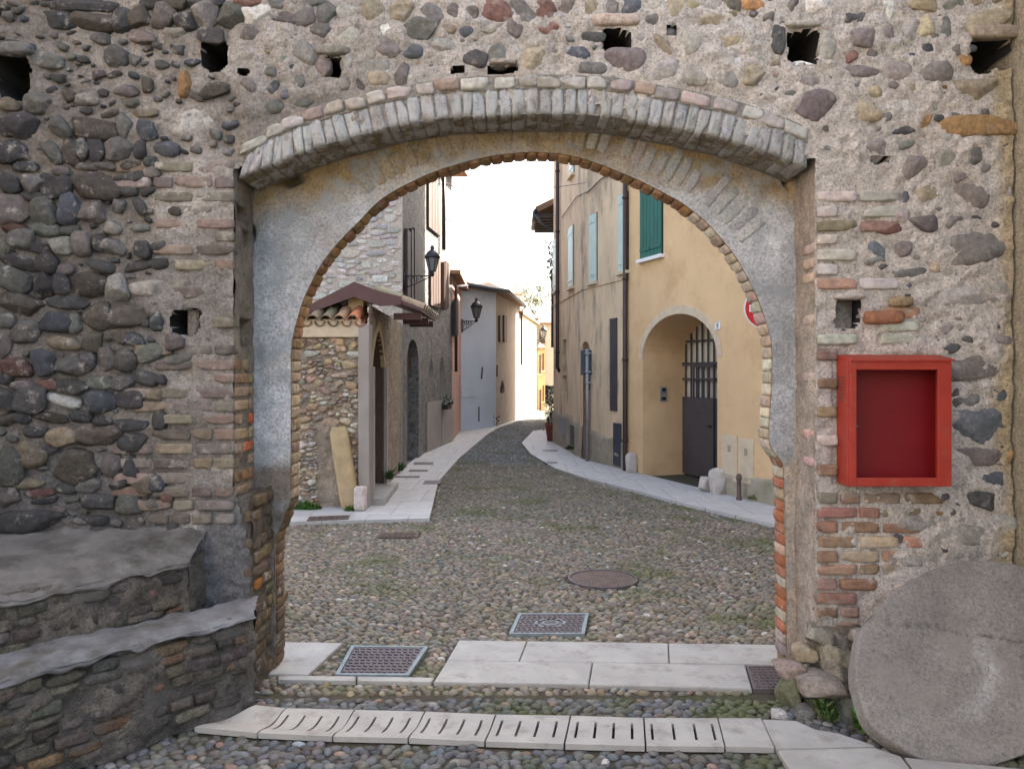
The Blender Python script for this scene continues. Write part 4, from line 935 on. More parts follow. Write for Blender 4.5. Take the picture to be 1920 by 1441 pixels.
def arch_z(kind, u, u0, u1, zs, z1):
    x = (u - (u0 + u1) / 2) / ((u1 - u0) / 2); x = max(-1, min(1, x))
    if kind == 'pointed': return zs + (z1 - zs) * (1 - abs(x) ** 1.7) ** .9
    return zs + (z1 - zs) * sqrt(max(0, 1 - x * x))
def wall_face(mbx, fc, z0, z1, ops=(), u0=0, u1=None, mat=0, dep_mat=0, col=(.5, .5, .5)):
    u1 = fc.L if u1 is None else u1
    ub = sorted({u0, u1, *[o['u0'] for o in ops], *[o['u1'] for o in ops]}); zb = sorted({z0, z1, *[max(z0, o['z0']) for o in ops], *[o['z1'] for o in ops]})
    ub = [x for x in ub if u0 <= x <= u1]; zb = [x for x in zb if z0 <= x <= z1]
    for i in range(len(ub) - 1):
        for j in range(len(zb) - 1):
            um, zm = (ub[i] + ub[i + 1]) / 2, (zb[j] + zb[j + 1]) / 2
            if any(o['u0'] < um < o['u1'] and o['z0'] < zm < o['z1'] for o in ops): continue
            q = [fc.P(ub[i], zb[j]), fc.P(ub[i + 1], zb[j]), fc.P(ub[i + 1], zb[j + 1]), fc.P(ub[i], zb[j + 1])]
            mbx.add(q, [(0, 1, 2, 3)], col, mat)
    for o in ops:
        a_, b_, c_, d_ = o['u0'], o['u1'], max(z0, o['z0']), o['z1']; dep = o.get('dep', .15); k = o.get('arch')
        path = [(a_, c_)]
        if k:
            zs = o['zs']; N_ = 20
            us = [a_ + (b_ - a_) * (1 - cos(pi * i / N_)) / 2 for i in range(N_ + 1)]; ac = [(u, arch_z(k, u, a_, b_, zs, d_)) for u in us]
            for (p, q), (r_, t_) in zip(ac, ac[1:]):
                mbx.add([fc.P(p, q), fc.P(r_, t_), fc.P(r_, d_), fc.P(p, d_)], [(0, 1, 2, 3)], col, mat)
            path += ac
        else: path += [(a_, d_), (b_, d_)]
        path += [(b_, c_)]
        if c_ > z0 + .02: path.append((a_, c_))
        for (p, q), (r_, t_) in zip(path, path[1:]):
            mbx.add([fc.P(p, q), fc.P(r_, t_), fc.P(r_, t_, -dep), fc.P(p, q, -dep)], [(0, 1, 2, 3)], col, dep_mat)
def sheet(mbx, fc, o, off, col=(.5, .5, .5), mat=0):
    fc.box(mbx, o['u0'] - .01, o['u1'] + .01, o['z0'], o['z1'] + .01, off - .03, off, col, mat)
def op(fc, x0, y0, x1, y1, dep=.12, **k):
    u0, u1, z0, z1 = fc.rect(x0, y0, x1, y1); return dict(u0=u0, u1=u1, z0=z0, z1=z1, dep=dep, **k)
def shutters(fc, parent, x0, y0, x1, y1, mat, leaves=2, off=.0, sill=True, name='shutter', sillmat=None, frame=True):
    """closed shutters standing a little proud, each leaf its own part"""
    u0, u1, z0, z1 = fc.rect(x0, y0, x1, y1); w = (u1 - u0) / leaves
    for k in range(leaves):
        mbx = MB(); a_ = u0 + k * w + .006; b_ = u0 + (k + 1) * w - .006
        fc.box(mbx, a_, b_, z0, z1, off + .012, off + .042)
        for j in range(1, 3): u = a_ + (b_ - a_) * j / 3; fc.box(mbx, u - .005, u + .005, z0 + .01, z1 - .01, off + .042, off + .046)
        for zz in (z0 + .16, z1 - .16): fc.box(mbx, a_ + .01, b_ - .01, zz - .03, zz + .03, off + .043, off + .056)
        mbx.build(name, mat, parent)
    if sill:
        mbx = MB(); fc.box(mbx, u0 - .06, u1 + .06, z0 - .07, z0 - .008, off - .05, off + .09); mbx.build('window_sill', sillmat or M['cream_stone'], parent)
    mbx = MB(); fc.box(mbx, u0 - .015, u1 + .015, z0 - .005, z1 + .02, off - .02, off + .008); mbx.build('window_recess', M['dark'], parent)
def roof_on(name, poly, z, h, over, mat, parent, thick=.10):
    P = [A(*p) for p in poly]; c = sum(P) / len(P); E = [c + (p - c) * (1 + over / np.linalg.norm(p - c)) for p in P]; n_ = len(E)
    mbx = MB(); v = [(*e, z) for e in E] + [(*e, z + thick) for e in E] + [(*c, z + h)]
    f = [tuple(range(n_))] + [(i, (i + 1) % n_, n_ + (i + 1) % n_, n_ + i) for i in range(n_)] + [(n_ + i, n_ + (i + 1) % n_, 2 * n_) for i in range(n_)]
    mbx.add(v, f, (.28, .17, .11)); return mbx.build(name, mat, parent)
def plain_sides(mbx, pts, z0, z1, mat=0):
    for a_, b_ in zip(pts, pts[1:]): mbx.add([(*a_, z0), (*b_, z0), (*b_, z1), (*a_, z1)], [(0, 1, 2, 3)], (.5, .5, .5), mat)

# ------------------------------------------------------------------ right: yellow house
yh = thing('yellow_house', 'tall weathered yellow rendered house curving along the right of the lane', 'house', (3, 9, 0))
F1, F2, F3 = [Fac(RH[i], RH[i + 1], (0, 8)) for i in range(3)]
TOPZ = 11.0
u0, _ = F1.pix(1345, 800); u1, _ = F1.pix(1205, 800); ua, ub = sorted((u0, u1)); _, zt = F1.pix(1272, 588); _, zs = F1.pix(1209, 673)
door = dict(u0=ua, u1=ub, z0=-.05, z1=zt, zs=zs, arch='round', dep=.95)
mbx = MB(); wall_face(mbx, F1, -.05, TOPZ, [door])
w1 = op(F2, 1087, 640, 1108, 852, .14, arch='round', zs=0); w1['zs'] = w1['z1'] - .4; w1['z0'] = -.05
wall_face(mbx, F2, -.05, TOPZ, [w1], mat=1, dep_mat=1)
n1 = op(F3, 1054, 636, 1062, 703, .12); n2 = op(F3, 1054, 704, 1062, 735, .12)
wall_face(mbx, F3, -.05, TOPZ, [n1, n2], mat=1, dep_mat=1)
plain_sides(mbx, [RH[3], (9, 16.9), (12, 1.2), RH[0]], -.05, TOPZ, 1)
mbx.build('wall', [M['yellow'], M['yellow_old']], yh)
mbx = MB(); sheet(mbx, F2, w1, -.13); mbx.build('niche', M['pinkwall'], yh)
for o_ in (n1, n2): mbx = MB(); sheet(mbx, F3, o_, -.11); mbx.build('niche', M['greywall'], yh)
roof_on('roof', [RH[0], RH[1], RH[2], RH[3], (9, 16.9), (12, 1.2)], TOPZ, 2, .5, M['tile'], yh)
# trim round the doorway
mbx = MB(); N_ = 40; um = (ua + ub) / 2; hw = (ub - ua) / 2
for i in range(N_):
    ps = []
    for k in (i, i + 1):
        a_ = pi * k / N_
        ps.append([(um - hw * cos(a_) * 1.0, zs + (zt - zs) * sin(a_)), (um - (hw + .13) * cos(a_), zs + (zt - zs + .15) * sin(a_))])
    q = [F1.P(*ps[0][0], .012), F1.P(*ps[1][0], .012), F1.P(*ps[1][1], .012), F1.P(*ps[0][1], .012), F1.P(*ps[0][0], -.02), F1.P(*ps[1][0], -.02), F1.P(*ps[1][1], -.02), F1.P(*ps[0][1], -.02)]
    mbx.add(q, [(0, 1, 2, 3), (4, 5, 1, 0), (3, 2, 6, 7)])
mbx.build('door_arch_trim', M['cream_stone'], yh)
# gate in the doorway
dr = None; offd = -.88
mbx = MB(); zsp = zs - .10
F1.box(mbx, ua, ub, .02, 1.50, offd - .04, offd); F1.box(mbx, ua, ub, zsp - .02, zsp + .04, offd - .03, offd + .01)
F1.box(mbx, ua, ub, zsp - .30, zsp - .26, offd - .03, offd + .005)
F1.box(mbx, ua, ub, zsp + .42, zsp + .46, offd - .03, offd + .005)
for k in range(13):
    u = ua + (ub - ua) * (k + .5) / 13; F1.box(mbx, u - .014, u + .014, 1.50, arch_z('round', u, ua, ub, zs, zt), offd - .03, offd - .006)
for k in range(1, 3): u = ua + (ub - ua) * k / 3; F1.box(mbx, u - .02, u + .02, .02, 1.50, offd, offd + .012)
F1.box(mbx, ua, ub, .38, .42, offd, offd + .01)
dr = mbx.build('door', M['doormetal'], yh)
mbx = MB(); F1.box(mbx, ua, ub, 0, zt, offd - .09, offd - .06); mbx.build('door_glass', M['litwall'], yh)
du0, _ = F1.pix(1303, 800, offd); du1, _ = F1.pix(1341, 800, offd); du0, du1 = sorted((du0, du1))
mbx = MB(); F1.box(mbx, du0, du1, .03, 1.49, offd + .014, offd + .045)
for k in range(5): u = du0 + (du1 - du0) * k / 4; F1.box(mbx, u - .016, u + .016, 1.49, zsp, offd + .014, offd + .042)
F1.box(mbx, du0, du1, zsp - .06, zsp, offd + .012, offd + .047); F1.box(mbx, du0, du1, zsp - .30, zsp - .26, offd + .012, offd + .044); F1.box(mbx, du0 + .05, du1 - .05, .38, .41, offd + .045, offd + .052)
lf = mbx.build('door_leaf', M['doormetal'], yh)
mbx = MB(); F1.box(mbx, du0 + .05, du0 + .14, .98, 1.0, offd + .045, offd + .09); o_ = mbx.build('handle', M['black'], lf); o_.location = (0, 0, 0)
# intercom on the left reveal
mbx = MB(); c_ = F1.P(ub if F1.pix(1205, 800)[0] > um else ua, 0, -.45); rev_n = np.append(-F1.t if F1.pix(1205, 800)[0] > um else F1.t, 0); fr_ = (np.append(F1.n, 0), A(0, 0, 1), rev_n)
for zc, hh in ((1.62, .075), (1.47, .05)): mbx.box(c_ + A(0, 0, zc) + rev_n * .012, (.07, hh, .012), U=fr_[0], V=fr_[1], N=fr_[2])
ic = mbx.build('intercom', M['grey_metal'], yh)
mbx = MB(); mbx.box(c_ + A(0, 0, 1.635) + rev_n * .026, (.04, .03, .003), U=fr_[0], V=fr_[1], N=fr_[2]); o_ = mbx.build('speaker', M['black'], ic); o_.location = (0, 0, 0)
mbx = MB(); mbx.box(c_ + A(0, 0, 1.47) + rev_n * .026, (.045, .025, .003), U=fr_[0], V=fr_[1], N=fr_[2]); o_ = mbx.build('button_panel', M['black'], ic); o_.location = (0, 0, 0)
# meter hatches
for x0, x1, yt, yb_ in ((1354, 1383, 815, 892), (1386, 1414, 822, 900)):
    u0, u1, z0, z1 = F1.rect(x0, yt, x1, yb_); mbx = MB(); F1.box(mbx, u0, u1, z0, z1, .002, .014); h_ = mbx.build('meter_hatch', M['cream_stone'], yh, bevel=.003)
    mbx = MB()
    for k in range(5):
        for s2 in (-1, 1):
            uc = (u0 + u1) / 2 + s2 * .022; zc = z0 + (z1 - z0) * .60 + k * .022; F1.box(mbx, uc - .016, uc + .016, zc, zc + .008, .013, .0165)
    o_ = mbx.build('vent', M['dark'], h_); o_.location = (0, 0, 0)
mbx = MB(); u0, u1, z0, z1 = F1.rect(1362, 890, 1410, 903); F1.box(mbx, u0, u1, z0, z0 + .06, 0, .03); mbx.build('hatch_sill', M['cream_stone'], yh)
# house number
u0, u1, z0, z1 = F1.rect(1342, 603, 1351, 618); mbx = MB(); F1.box(mbx, u0, u1, z0, z1, 0, .012); pl = mbx.build('number_plate', M['white'], yh)
cu_ = bpy.data.curves.new('number', 'FONT'); cu_.body = '8'; cu_.size = .11; cu_.align_x = 'CENTER'; cu_.align_y = 'CENTER'; cu_.extrude = .001
tf = bpy.data.objects.new('number_text', cu_); COL.objects.link(tf); dg = bpy.context.evaluated_depsgraph_get(); me_ = bpy.data.meshes.new_from_object(tf.evaluated_get(dg)); bpy.data.objects.remove(tf)
to = bpy.data.objects.new('number', me_); COL.objects.link(to); me_.materials.clear(); me_.materials.append(M['black'])
to.parent = pl; pc_ = F1.P((u0 + u1) / 2, (z0 + z1) / 2, .0145); to.location = tuple(pc_)
to.rotation_euler = (radians(90), 0, atan2(F1.n[0], -F1.n[1]))
for zc in (z0 + .008, z1 - .008): mbx = MB(); F1.box(mbx, u0 + .008, u1 - .008, zc - .003, zc + .003, .012, .0135); o_ = mbx.build('plate_border', M['signback'], pl); o_.location = (0, 0, 0)
# downpipes
def pipe(fc, px_, ytop, ybot, r, parent, kick=False):
    u, zb_ = fc.pix(px_, ybot); _, zt_ = fc.pix(px_, ytop); zt_ = max(zt_, TOPZ - .1)
    p = [fc.P(u, zt_, .07), fc.P(u, zb_ + .12, .07), fc.P(u, max(0, zb_), .07 if not kick else .0)]
    mbx = MB(); mbx.tube(p, r, 12, mat=0)
    for z in np.arange(max(.6, zb_ + .5), zt_, 1.6): mbx.tube([fc.P(u, z, .07), fc.P(u, z + .05, .07)], r * 1.25, 12)
    mbx.build('downpipe', M['brown_pipe'], parent, smooth=True)
pipe(F2, 1178, 300, 884, .048, yh); pipe(F3, 1050, 300, 697, .05, yh, True)
# windows
u0, u1, z0, z1 = F1.rect(1203, 335, 1243, 482); shutters(F1, yh, 1203, 335, 1243, 481, M['green'], 2, sillmat=M['white'])
for x0, x1, yt, yb_ in ((1162, 1178, 364, 508), (1107, 1120, 402, 528), (1068, 1076, 426, 538)): shutters(F2 if x0 > 1095 else F3, yh, x0, yt, x1, yb_, M['paleshut'], 2)
shutters(F3, yh, 1039, 450, 1046, 545, M['paleshut'], 1)
shutters(F3, yh, 1070, 240, 1077, 328, M['paleshut'], 1)
mbx = MB(); u0, u1, z0, z1 = F2.rect(1145, 601, 1158, 770); F2.box(mbx, u0, u1, z0, z1, .004, .022); F2.box(mbx, u0, u1, z1, z1 + .05, 0, .03)
for k in range(1, 4): u = u0 + (u1 - u0) * k / 4; F2.box(mbx, u - .004, u + .004, z0, z1, .022, .025)
mbx.build('grey_panel', M['doormetal'], yh)
mbx = MB(); u0, u1, z0, z1 = F2.rect(1152, 793, 1166, 873); F2.box(mbx, u0, u1, z0, z1, .012, .032); mbx.build('cellar_hatch', M['signback'], yh)
mbx = MB(); u0, u1, z0, z1 = F3.rect(1071, 797, 1078, 833); F3.box(mbx, u0, u1, z0, z1, .012, .032); mbx.build('cellar_hatch', M['signback'], yh)
mbx = MB(); u0, u1, z0, z1 = F3.rect(1052, 783, 1061, 815); F3.box(mbx, u0, u1, z0, z1, .026, .034); mbx.build('cellar_hatch', M['grey_metal'], yh)
# rough plinth
def plinth(fc, za, zb2, seed, u0=0, u1=None, skip=None):
    u1 = fc.L if u1 is None else u1
    uu = np.arange(u0, u1 + .05, .05); ww = np.linspace(0, 1, 14); UU, WW = np.meshgrid(np.clip(uu, u0, u1), ww)
    tp = np.interp(UU, [u0, u1], [za, zb2]) + .06 * vnoise(UU, UU * 0, .5, seed)
    ZZ = WW * tp; of = .024 + .010 * vnoise(UU, ZZ, .15, seed + 1) - .03 * (WW > .99)
    q = fc.a + UU[..., None] * fc.t + of[..., None] * fc.n
    mbx = MB(); keep = None
    if skip: um_ = (UU[:-1, :-1] + UU[1:, 1:]) / 2; keep = ~((um_ > skip[0]) & (um_ < skip[1]))
    mbx.grid(np.concatenate([q, ZZ[..., None]], -1), (.4, .35, .28), 0, keep); return mbx.build('plinth', M['plinth'], yh, smooth=True)
_, za = F2.pix(1158, 825); plinth(F2, .55, .78, 110, .12, None, (w1['u0'], w1['u1'])); plinth(F3, .80, .95, 115)
um2, _ = F1.pix(1352, 880); ub2, _ = F1.pix(1450, 900); lo_, hi_ = sorted((um2, ub2)); plinth(F1, .38, .42, 119, max(0, lo_ - .4), hi_ + .0 if hi_ < ua else ua - .05)
# cable across the facade
mbx = MB(); pts = [F3.pix(1040, 424) and F3.P(*F3.pix(1056, 408), .04), F3.P(*F3.pix(1085, 368), .04), F2.P(*F2.pix(1108, 358), .04), F2.P(*F2.pix(1130, 336), .04), F2.P(*F2.pix(1155, 322), .05), F2.P(*F2.pix(1172, 300), .05)]
mbx.tube(pts, .014, 6); mbx.build('cable', M['brown_pipe'], yh)

mbx = MB(); pz = F2.pix(1112, 537)[1]
for fc in (F3, F2): fc.box(mbx, 0 if fc is F2 else 0, fc.L if fc is F3 else fc.L - .0, pz - .02, pz + .02, 0, .022)
mbx.build('string_course', M['yellow_old'], yh)
# guard stones, bollard, signs along the right pavement
for x, y, rx, ry, lab in ((1192, 868, .13, .24, 'worn white guard stone beside the brown downpipe of the yellow house'), (1337, 906, .10, .18, 'pinkish white guard stone at the foot of the arched doorway'), (1357, 893, .12, .27, 'taller grey-white guard stone right of the arched doorway')):
    fc = F1; u, _ = fc.pix(x, 800); p = fc.P(u, ry * .75, .12); mbx = MB(); stone(mbx, p, (rx * .8, ry, .13), fc.frame, rng.normal(0, .1), (.46, .42, .385), 3, 3.2, 6, .04)
    tag(mbx.build('guard_stone', M['guard'], smooth=True), lab, 'guard stone', 'worn guard stones along the yellow house')
u, _ = F1.pix(1402, 900); p = F1.P(u, 0, .16); mbx = MB(); mbx.lathe((p[0], p[1], .03), [(.045, 0), (.042, .05), (.034, .06), (.034, .30), (.045, .31), (.045, .36), (.03, .39), (.02, .40)], 14)
tag(mbx.build('bollard', M['iron_rust'], smooth=True), 'short rusty iron post on the pavement below the meter hatches', 'bollard')
p = g(1456, 948); sp = thing('no_entry_sign', 'round red no entry sign on a grey pole, half hidden by the right jamb', 'road sign', (*p, 0))
mbx = MB(); mbx.tube([(*p, .03), (*p, 3.3)], .03, 12); mbx.build('pole', M['grey_metal'], sp, smooth=True)
cz = H - (578 - HY) * (p[1] + D - .05) / F; cx_ = (1433 - CX) * (p[1] + D - .05) / F; py_ = p[1] - .06
def disc(mbx, cx2, y, cz2, r0, r1, y2, n=48):
    v = [(cx2 + r * cos(2 * pi * k / n), yy, cz2 + r * sin(2 * pi * k / n)) for yy, r in ((y, r0), (y, r1), (y2, r1)) for k in range(n)]
    f = [(i * n + k, (i + 1) * n + k, (i + 1) * n + (k + 1) % n, i * n + (k + 1) % n) for i in range(2) for k in range(n)]
    if r0 == 0: pass
    mbx.add(v, f)
mbx = MB(); disc(mbx, cx_, py_, cz, .0, .30, py_ + .015); pt = mbx.build('disc', M['white'], sp)
mbx = MB(); disc(mbx, cx_, py_ - .003, cz, .0, .282, py_); mbx.build('face', M['signred'], sp)
mbx = MB(); mbx.bbox((cx_ - .225, py_ - .007, cz - .05), (cx_ + .225, py_ - .0045, cz + .05)); mbx.build('bar', M['white'], sp)
p = g(1101, 867); fc = F2; sg_ = thing('parking_sign', 'square traffic sign seen from behind on a grey pole before the yellow house', 'road sign', (*p, 0))
dS = p[1] + D; toZ = lambda y_: H - (y_ - HY) * dS / F; toX = lambda x_: (x_ - CX) * dS / F
mbx = MB(); mbx.tube([(*p, .02), (*p, toZ(654))], .038, 12); mbx.build('pole', M['grey_metal'], sg_, smooth=True)
mbx = MB(); mbx.bbox((toX(1089), p[1] + .045, toZ(703)), (toX(1116), p[1] + .055, toZ(656))); mbx.build('panel', M['signback'], sg_, bevel=.002)
mbx = MB(); mbx.bbox((toX(1097), p[1] + .045, toZ(731)), (toX(1107), p[1] + .055, toZ(704))); mbx.build('lower_panel', M['signback'], sg_, bevel=.002)
mbx = MB()
for y_ in (662, 697, 717): mbx = MB(); mbx.bbox((toX(1096), p[1] - .05, toZ(y_) - .015), (toX(1108), p[1] + .05, toZ(y_) + .015)); mbx.build('clamp', M['grey_metal'], sg_)

# ------------------------------------------------------------------ left: gatehouse with porch
gh = thing('stone_gatehouse', 'low rubble stone house with a tiled wall top and brown porch roof on the left', 'house', (-2.8, 7, 0))
FG = Fac((-4.6, 6.4), LG, (-3, 0)); FS = Fac(LG, (-2.2, 10.6), (0, 8))
ZT = 2.62
mbx = MB()
noisy_block(mbx, (-4.6, 6.4, -.03), (1, 0, 0), (0, 0, 1), (0, -1, 0), 2.54, ZT + .03, (.38, .31, .24), .016, .03, 0, 130)
for _ in range(5000):
    X = rng.uniform(-3.7, -2.24); Z = rng.uniform(.05, 2.45); r = rng.uniform(.03, .09) if _ < 2500 else rng.uniform(.02, .045); rx, rz = r * rng.uniform(1, 1.7), r * rng.uniform(.6, .9)
    if -2.78 < X + rx and X - rx < -2.38 and Z < 1.25: continue
    if hits(X, Z, max(rx, rz) * .46, globals().setdefault('GS', [])): continue
    GS.append((X, Z, rx, rz))
    c = jit([(.40, .31, .22), (.46, .38, .29), (.31, .23, .17), (.52, .46, .39), (.42, .30, .18), (.30, .265, .23)][rng.integers(6)], .12, .05)
    stone(mbx, (X, 6.4 + .01, Z), (rx * .98, rz * .98, .05), I3, rng.normal(0, .2), c, 2, 2.6, 5, .06, 1)
o1 = op(FS, 690, 655, 718, 925, .34, arch='pointed', zs=0); o1['u0'], _ = FS.pix(697, 800); o1['u1'], _ = FS.pix(720, 800); o1['z0'] = -.03; o1['z1'] = 2.62; o1['zs'] = 2.05
wall_face(mbx, FS, -.03, 2.95, [o1], mat=2, dep_mat=3)
plain_sides(mbx, [(-2.2, 10.6), (-4.6, 10.6), (-4.6, 6.4)], -.03, ZT, 2)
mbx.add([(-4.6, 6.4, ZT), (-2.06, 6.4, ZT), (-2.2, 10.6, ZT), (-4.6, 10.6, ZT)], [(0, 1, 2, 3)], (.3, .25, .2), 0)
mbx.build('wall', [M['mortar'], M['stone'], M['rubble_warm'], M['brownwood']], gh)
# plaster band, corner pilaster, tiled coping
mbx = MB(); a_ = at(566, 632, 6.36); b_ = at(676, 611, 6.36); mbx.bbox((a_[0] - .5, 6.34, a_[2]), (b_[0], 6.42, b_[2] + .10)); mbx.build('plaster_band', M['cream_stone'], gh, bevel=.008)
mbx = MB(); mbx.bbox((at(672, 600, 6.36)[0], 6.335, 0), (-2.045, 6.62, 2.66)); mbx.build('corner_pilaster', M['greywall'], gh, bevel=.01)
mbx = MB()
def half_tile(mbx, p, dirv, length, r, col, up=True, n=8):
    d_ = unit(dirv); s2 = unit(np.cross(d_, A(0, 0, 1))); w_ = np.cross(s2, d_)
    v = []
    for k2, L in enumerate((0, length)):
        for rr_ in (r, r - .014):
            for i in range(n + 1):
                a2 = pi * i / n; sg2 = 1 if up else -1
                v.append(A(*p) + d_ * L + s2 * (cos(a2) * rr_ * (1 if k2 == 0 else .85)) + w_ * (sin(a2) * rr_ * sg2))
    m_ = n + 1; f = [(i, i + 1, 2 * m_ + i + 1, 2 * m_ + i) for i in range(n)] + [(m_ + i, 3 * m_ + i, 3 * m_ + i + 1, m_ + i + 1) for i in range(n)] + [(i, m_ + i, m_ + i + 1, i + 1) for i in range(n)]
    mbx.add(v, f, col)
x = -4.55
while x < -2.12:
    c = jit([(.30, .19, .12), (.20, .16, .10), (.36, .20, .11), (.17, .15, .10)][rng.integers(4)], .12, .05)
    if x > -2.3: c = A(.48, .17, .08)
    half_tile(mbx, (x, 6.28, 2.70), (0, 1, .32), .45, .085, c); half_tile(mbx, (x + .095, 6.30, 2.69), (0, 1, .32), .45, .075, c * .8, False)
    half_tile(mbx, (x, 6.62, 2.83), (0, 1, .30), .45, .085, jit(c, .2, .05)); half_tile(mbx, (x + .095, 6.62, 2.80), (0, 1, .30), .45, .075, c * .8, False)
    x += .19
mbx.build('tile_coping', M['tile'], gh, smooth=False)
mbx = MB(); a_ = at(652, 600, 6.75); b_ = at(681, 562, 6.75); mbx.bbox((a_[0], 6.75, a_[2] - .25), (b_[0], 7.1, b_[2] + .12)); mbx.build('chimney_block', M['tanwood'], gh, bevel=.01)
# porch roof: gable with a brown metal edge, ridge running up the lane
Yr = 6.62; rdg = at(664, 530, Yr); le = at(548, 590, Yr); re = at(790, 577, Yr)
th_ = .17
v = []
for Y2 in (Yr, 8.9):
    for q in (le, rdg, re): v.append((q[0], Y2, q[2]))
    for q in (le, rdg, re): v.append((q[0], Y2, q[2] - .05))
mbx = MB(); mbx.add(v, [(0, 1, 7, 6), (1, 2, 8, 7), (4, 3, 9, 10), (5, 4, 10, 11), (2, 5, 11, 8), (0, 6, 9, 3), (6, 7, 10, 9), (7, 8, 11, 10), (0, 3, 4, 1), (1, 4, 5, 2)]); mbx.build('porch_roof', M['fascia'], gh)
mbx = MB(); q0, q1, q2 = le, rdg, re; lo = at(590, 583, Yr - .03); lo1 = at(664, 556, Yr - .03); lo2 = at(712, 574, Yr - .03); lo3 = at(752, 571, Yr - .03); tp2 = at(752, 556, Yr - .03); tp0 = at(590, 566, Yr - .03); tp1 = at(664, 528, Yr - .03); l00 = at(548, 612, Yr - .03); t00 = at(548, 588, Yr - .03); tpm = at(712, 546, Yr - .03)
fr_pts = [t00, tp0, tp1, tpm, tp2, lo3, lo2, lo1, lo, l00]; nq = len(fr_pts)
mbx.add([*fr_pts, *[p + A(0, .03, 0) for p in fr_pts]], [(0, 1, 8, 9), (1, 2, 7, 8), (2, 3, 6, 7), (3, 4, 5, 6)] + [(i, nq + i, nq + (i + 1) % nq, (i + 1) % nq) for i in range(nq)] + [(nq + 9, nq + 8, nq + 1, nq), (nq + 8, nq + 7, nq + 2, nq + 1), (nq + 7, nq + 6, nq + 3, nq + 2), (nq + 6, nq + 5, nq + 4, nq + 3)])
mbx.build('fascia', M['fascia'], gh)
mbx = MB()
for k in range(8):
    y2 = 6.75 + k * .27; p = A(re[0] + .02 - .0 * k, y2, re[2] - .02); c = jit((.34, .27, .19), .15, .05)
    half_tile(mbx, p, rdg - re, .42, .10, c); half_tile(mbx, p + unit(rdg - re) * .36 + A(0, 0, .01), rdg - re, .42, .10, jit(c, .15, .05))
mbx.build('roof_tiles', M['tile'], gh)
mbx = MB()
for y2 in (6.9, 7.9, 8.7): mbx = MB(); mbx.bbox((re[0] - .45, y2, re[2] - .15), (re[0] - .04, y2 + .12, re[2] - .055)); mbx.build('rafter', M['fascia'], gh)
# door and its surround
mbx = MB(); sheet(mbx, FS, o1, -.30); dr_ = mbx.build('door', M['brownwood'], gh)
mbx = MB(); uu0, uu1 = o1['u0'], o1['u1']; FS.box(mbx, uu0 + .12, uu1 - .12, 1.25, 1.75, -.30, -.28); o_ = mbx.build('door_window', M['dark'], dr_); o_.location = (0, 0, 0)
mbx = MB(); us = np.linspace(0, 1, 21)
for i in range(20):
    q = []
    for k in (i, i + 1):
        s2 = us[k]; a2 = uu0 + (uu1 - uu0) * s2; z_in = arch_z('pointed', a2, uu0, uu1, 2.05, 2.62); a3 = uu0 - .10 + (uu1 - uu0 + .2) * s2; z_out = arch_z('pointed', a3, uu0 - .1, uu1 + .1, 2.05, 2.78)
        q.append((FS.P(a2, z_in, .015), FS.P(a3, z_out, .015), FS.P(a2, z_in, -.05), FS.P(a3, z_out, -.05)))
    mbx.add([q[0][0], q[1][0], q[1][1], q[0][1], q[0][2], q[1][2], q[0][3], q[1][3]], [(0, 1, 2, 3), (4, 5, 1, 0), (3, 2, 7, 6)])
mbx.build('door_arch', M['tanwood'], gh)
mbx = MB(); FS.box(mbx, uu0 - .16, uu0, 0, 2.05, -.02, .05); mbx.build('door_jamb', M['greywall'], gh); mbx = MB(); FS.box(mbx, uu1, uu1 + .13, 0, 2.05, -.02, .05); mbx.build('door_jamb', M['greywall'], gh)
mbx = MB(); FS.box(mbx, uu0 - .15, uu1 + .15, .036, .14, -.3, .22); mbx.build('door_step', M['white_stone'], gh, bevel=.01)
mbx = MB(); FS.box(mbx, uu1 - .2, uu1 - .1, 1.02, 1.13, -.30, -.27); mbx.build('bell_plate', M['black'], gh)
# leaning stone post, stub and weeds
p = at(660, 955, 6.28); lean = thing
mbx = MB(); b0 = at(659, 958, 6.27); t0 = at(634, 800, 6.33); v_ = unit(t0 - b0); L = np.linalg.norm(t0 - b0) / 2; u_ = unit(np.cross(v_, A(0, 1, 0))); u_ = u_ if u_[0] > 0 else -u_
brick(mbx, (b0 + t0) / 2, (.125, L, .09), (u_, v_, A(0, -1, 0)), (.46, .34, .18), 6, 9, .02, 2)
tag(mbx.build('stone_post', M['tanwood'], smooth=True), 'tall yellowish stone post leaning in a slot of the rubble wall', 'stone post')
mbx = MB(); b0 = at(676, 955, 6.12); brick(mbx, b0 + A(0, 0, .16), (.085, .165, .09), I3, (.58, .50, .46), 6, 7, .03, 2)
tag(mbx.build('guard_stone', M['guard'], smooth=True), 'small white corner stone at the foot of the gatehouse pilaster', 'guard stone')
def tuft(px_, py_, Y, w, h, n_, lab, col=(.055, .12, .02)):
    b0 = at(px_, py_, Y); b0[2] = max(b0[2], .02); mbx = MB()
    for _ in range(n_):
        r = sqrt(rng.random()); a2 = rng.uniform(0, 2 * pi); p = b0 + A(r * w * cos(a2), r * .09 * sin(a2), 0); hh = h * (1.1 - .7 * r) * rng.uniform(.5, 1.1); ln = A(rng.normal(0, .3), rng.normal(0, .3), 1) * hh
        s2 = unit(A(rng.normal(), rng.normal(), 0)) * .008; s3 = s2 * 1.4
        mbx.add([p - s2, p + s2, p + ln * .6 + s3, p + ln * .6 - s3, p + ln + A(ln[0] * .4, ln[1] * .4, -.01)], [(0, 1, 2, 3), (3, 2, 4)], jit(col, .25, .1))
    return tag(mbx.build('weed_tuft', M['leaf']), lab, 'weeds')
tuft(573, 960, 6.22, .22, .17, 420, 'wide green tuft of weeds at the foot of the rubble wall')
tuft(657, 957, 6.12, .08, .10, 120, 'small green tuft of weeds before the leaning stone post')
